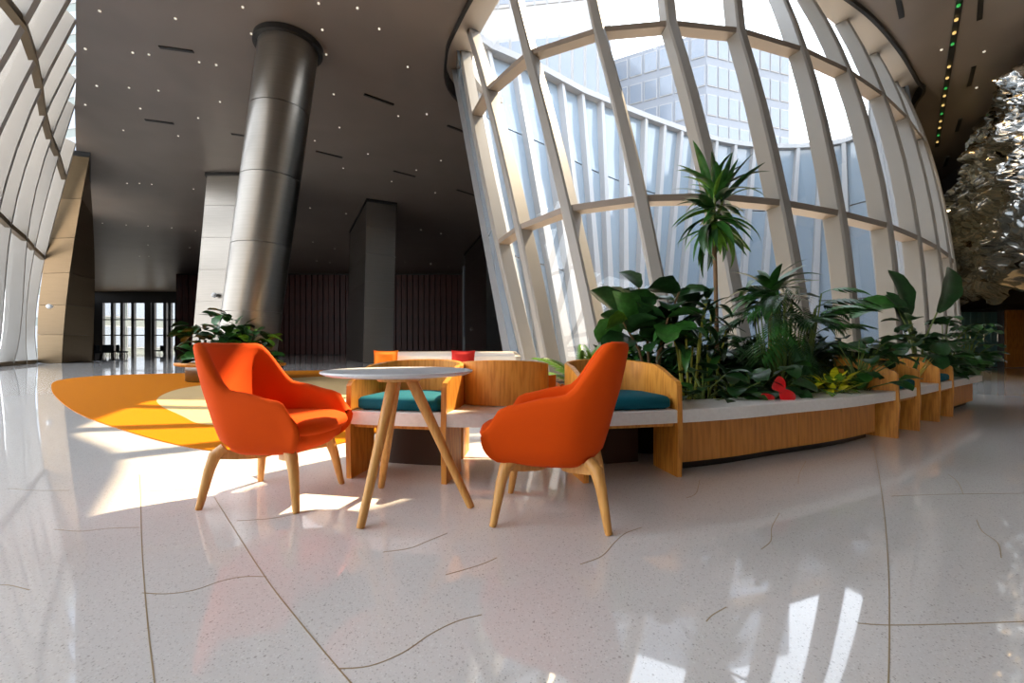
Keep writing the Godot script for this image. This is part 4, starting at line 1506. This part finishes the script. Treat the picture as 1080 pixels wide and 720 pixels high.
	for q in [[995, 6.0, 0.98, "umbrella plant with clustered leaves right of the bird of paradise"], [1019, 6.5, 0.85, "umbrella plant with clustered leaves before the crumpled metal"]]:
		d = q[1]
		at = P((q[0] - 540.0) / F * d, y, d)
		t = thing("umbrella_plant", q[3], "plant", at)
		for k in 9:
			var az := k * 2.4
			var p := Vector3(cos(az) * 0.26, q[2] * rng.randf_range(0.55, 1.0), sin(az) * 0.26)
			b = B.new()
			b.tube([Vector3(0, -0.02, 0), Vector3(p.x * 0.4, p.y * 0.7, p.z * 0.4), p], [0.01, 0.008, 0.005], 5)
			obj("stem", b, M.stem, t)
			for j in 7:
				put_leaf("leaf", LM.oval, pick([M.leaf_dark, M.leaf_mid]), t, p, dirv(TAU * j / 7.0, 0.15), rng.randf_range(0.15, 0.22), 0.0, 0.8)
	d = 5.1
	t = thing("snake_plant", "snake plant with stiff yellow edged sword leaves", "plant", P((955.0 - 540) / F * d, y, d))
	for i in 12:
		var r := 0.07
		put_leaf("leaf", LM.sword, M.leaf_gold if i % 2 else M.leaf_mid, t, Vector3(cos(i * 2.4) * r, 0, sin(i * 2.4) * r), dirv(i * 2.4, 1.2), rng.randf_range(0.3, 0.46), 0.0, 1.3)
	for q in [[1008, 6.3, "low leafy green shrub at the planter's far end"], [1018, 6.55, "low spreading shrub at the very end of the planter"], [990, 6.0, "dark low shrub behind the last tub seat"], [985, 6.8, "dark shrub in front of the right courtyard glass"]]:
		d = q[1]
		stemmed("leafy_shrub", q[2], P((q[0] - 540.0) / F * d, y, d), 36, Vector2(0.08, 0.4), 0.24, LM.oval, Vector2(0.16, 0.26), [M.leaf_mid, M.leaf_dark, M.leaf_mid])

func build_left_planter() -> void:
	var c := Vector2(-7.05, 10.75)
	c.x = (239.0 - 540.0) / F * 10.6
	var t := thing("oval_planter", "oval steel planter with an oak rim standing on the rug", "planter", P(c.x, 0, c.y))
	var ring := func(rx: float, rz: float, y: float) -> Array:
		var r := []
		for k in 56:
			r.append(Vector3(cos(TAU * k / 56) * rx, y, sin(TAU * k / 56) * rz))
		return r
	var b := B.new()
	b.loft([ring.call(1.02, 0.4, 0.009), ring.call(1.08, 0.44, 0.03), ring.call(1.08, 0.44, 0.37)], false)
	obj("base", b, M.steel, t)
	b = B.new()
	b.loft([ring.call(1.2, 0.48, 0.37), ring.call(1.34, 0.54, 0.4), ring.call(1.35, 0.545, 0.45), ring.call(1.34, 0.54, 0.465), ring.call(1.1, 0.42, 0.465), ring.call(1.09, 0.41, 0.45), ring.call(1.08, 0.4, 0.37)], false, false)
	obj("rim", b, M.oak, t)
	b = B.new()
	b.loft([ring.call(1.06, 0.38, 0.36), ring.call(1.06, 0.38, 0.43)], false)
	obj("soil", b, M.soil, t)
	rng.seed = 99
	LM.oval = leaf_mesh("oval", 0.36, 0.7, 0.3)
	LM.lance2 = leaf_mesh("lance", 0.09, 0.5)
	for k in 3:
		var at := P(c.x + [-0.5, 0.1, 0.65][k], 0.43, c.y - 0.18)
		var pl := thing("planter_shrub", ["dark broad leaved shrub at the left end of the oval planter", "tall broad leaved shrub in the middle of the oval planter", "light tipped shrub at the right end of the oval planter"][k], "plant", at)
		for i in 60:
			var az := i * 2.4
			var p := Vector3(cos(az) * 0.42 * sqrt(rng.randf()), rng.randf_range(0.05, [0.95, 1.25, 0.85][k]), sin(az) * 0.22)
			put_leaf("leaf", LM.oval if i % 4 else LM.lance2, pick([M.leaf_dark, M.leaf_mid, M.leaf_light] if k == 2 else [M.leaf_dark, M.leaf_mid, M.leaf_dark]), pl, p, dirv(az, rng.randf_range(-0.4, 0.9)), rng.randf_range(0.26, 0.46), rng.randf_range(-0.5, 0.5))
		b = B.new()
		b.tube([Vector3(0, -0.02, 0), Vector3(0, 0.6, 0)], [0.05, 0.03], 6)
		obj("stem", b, M.bark, pl)

# ---------------------------------------------------------------- ceiling fittings
func build_ceiling_details() -> void:
	var spots := [[105, 11], [185, 19], [90, 51], [140, 55], [157, 57], [210, 65], [228, 68], [256, 7], [265, 35], [340, 31], [336, 3], [102, 90], [136, 92], [148, 114], [167, 95], [209, 124], [90, 110], [130, 137], [188, 143], [232, 107], [344, 57], [352, 99], [332, 148], [358, 134], [134, 193], [147, 193], [160, 194], [204, 199], [302, 214], [327, 219], [108, 235], [133, 237], [156, 238], [181, 240], [206, 243], [156, 258], [147, 270], [157, 270], [200, 261], [307, 255], [330, 255], [302, 272], [334, 275], [353, 262], [348, 277], [388, 162], [439, 179], [465, 169], [362, 177], [413, 191], [459, 203], [365, 225], [444, 242], [465, 246], [417, 271], [427, 276], [454, 278], [473, 281], [400, 30], [430, 70], [377, 8], [420, 122], [993, 52], [1038, 54], [1030, 92], [450, 120]]
	var me := CylinderMesh.new()
	me.top_radius = 0.03
	me.bottom_radius = 0.028
	me.height = 0.03
	me.radial_segments = 10
	me.rings = 1
	for q in spots:
		var p := gp(q[0], q[1], CEIL)
		if -p.z > 47.5 and p.x > -37:
			continue
		var o := obj("downlight", me, M.downlight)
		o.position = p + Vector3(0, -0.016, 0)
		tag(o, "tiny round downlight shining in the dark ceiling", "ceiling light", "starry downlights in the ceiling")
	for q in [[168, 49, 204, 54], [153, 126, 183, 130], [244, 141, 258, 143], [333, 159, 361, 166], [415, 180, 438, 186], [482, 200, 501, 206], [384, 99, 415, 110], [472, 132, 490, 139], [946, -8, 951, 18], [1035, -8, 1033, 20], [1027, 70, 1022, 90], [1013, 125, 1009, 138], [1000, 165, 996, 175]]:
		var a := gp(q[0], q[1], CEIL)
		var e := gp(q[2], q[3], CEIL)
		var mid := (a + e) / 2
		var dir := (e - a).normalized()
		var b := B.new()
		b.box(Vector3.ZERO, Vector3(a.distance_to(e), 0.03, 0.1), 0.0, Basis(dir, Vector3.UP, dir.cross(Vector3.UP)))
		var o := obj("ceiling_slot", b, M.black)
		o.position = mid + Vector3(0, -0.016, 0)
		tag(o, "narrow black air slot in the dark ceiling", "air vent", "black slots in the ceiling")
	# a groove with little coloured lamps
	var g0 := gp(1013, -6, CEIL)
	var g1 := gp(988, 154, CEIL)
	var dir := (g1 - g0).normalized()
	var b := B.new()
	b.box(Vector3.ZERO, Vector3(g0.distance_to(g1), 0.04, 0.12), 0.0, Basis(dir, Vector3.UP, dir.cross(Vector3.UP)))
	var o := obj("light_track", b, M.black)
	o.position = (g0 + g1) / 2 + Vector3(0, -0.021, 0)
	tag(o, "long black light track in the ceiling beside the curved glass", "light track")
	var bead := B.new()
	bead.box(Vector3.ZERO, Vector3(0.1, 0.05, 0.07), 0.015, Basis(dir, Vector3.UP, dir.cross(Vector3.UP)))
	var bm := bead.done()
	var rows := [3, 18, 32, 44, 68, 80, 91, 99, 109, 118, 126, 133, 141, 148]
	for k in rows.size():
		var yy: float = rows[k]
		var px := 1012.0 - 24.0 * (yy + 4.0) / 156.0
		var l := obj("track_lamp", bm, M.bead_green if k % 3 == 0 else M.bead_gold)
		l.position = gp(px, yy, CEIL) + Vector3(0, -0.067, 0)
		if k % 3 == 1:
			var sp := SpotLight3D.new()  # added beam at this lamp, aimed to brighten the metal relief
			sp.name = "added_relief_spot"
			add_child(sp, true)
			sp.look_at_from_position(l.position + Vector3(0, -0.08, 0), P(13.5 + k * 0.35, 4.5, 10.0 + k * 0.55), Vector3.UP)
			sp.light_color = Color(1.0, 0.84, 0.58)
			sp.light_energy = 6.0
			sp.spot_angle = 40.0
			sp.spot_range = 40.0
			sp.spot_attenuation = 2.0
			sp.light_size = 0.06
			sp.shadow_enabled = true
		tag(l, "small green lamp on the black ceiling track" if k % 3 == 0 else "small golden lamp on the black ceiling track", "lamp", "green track lamps" if k % 3 == 0 else "golden track lamps")
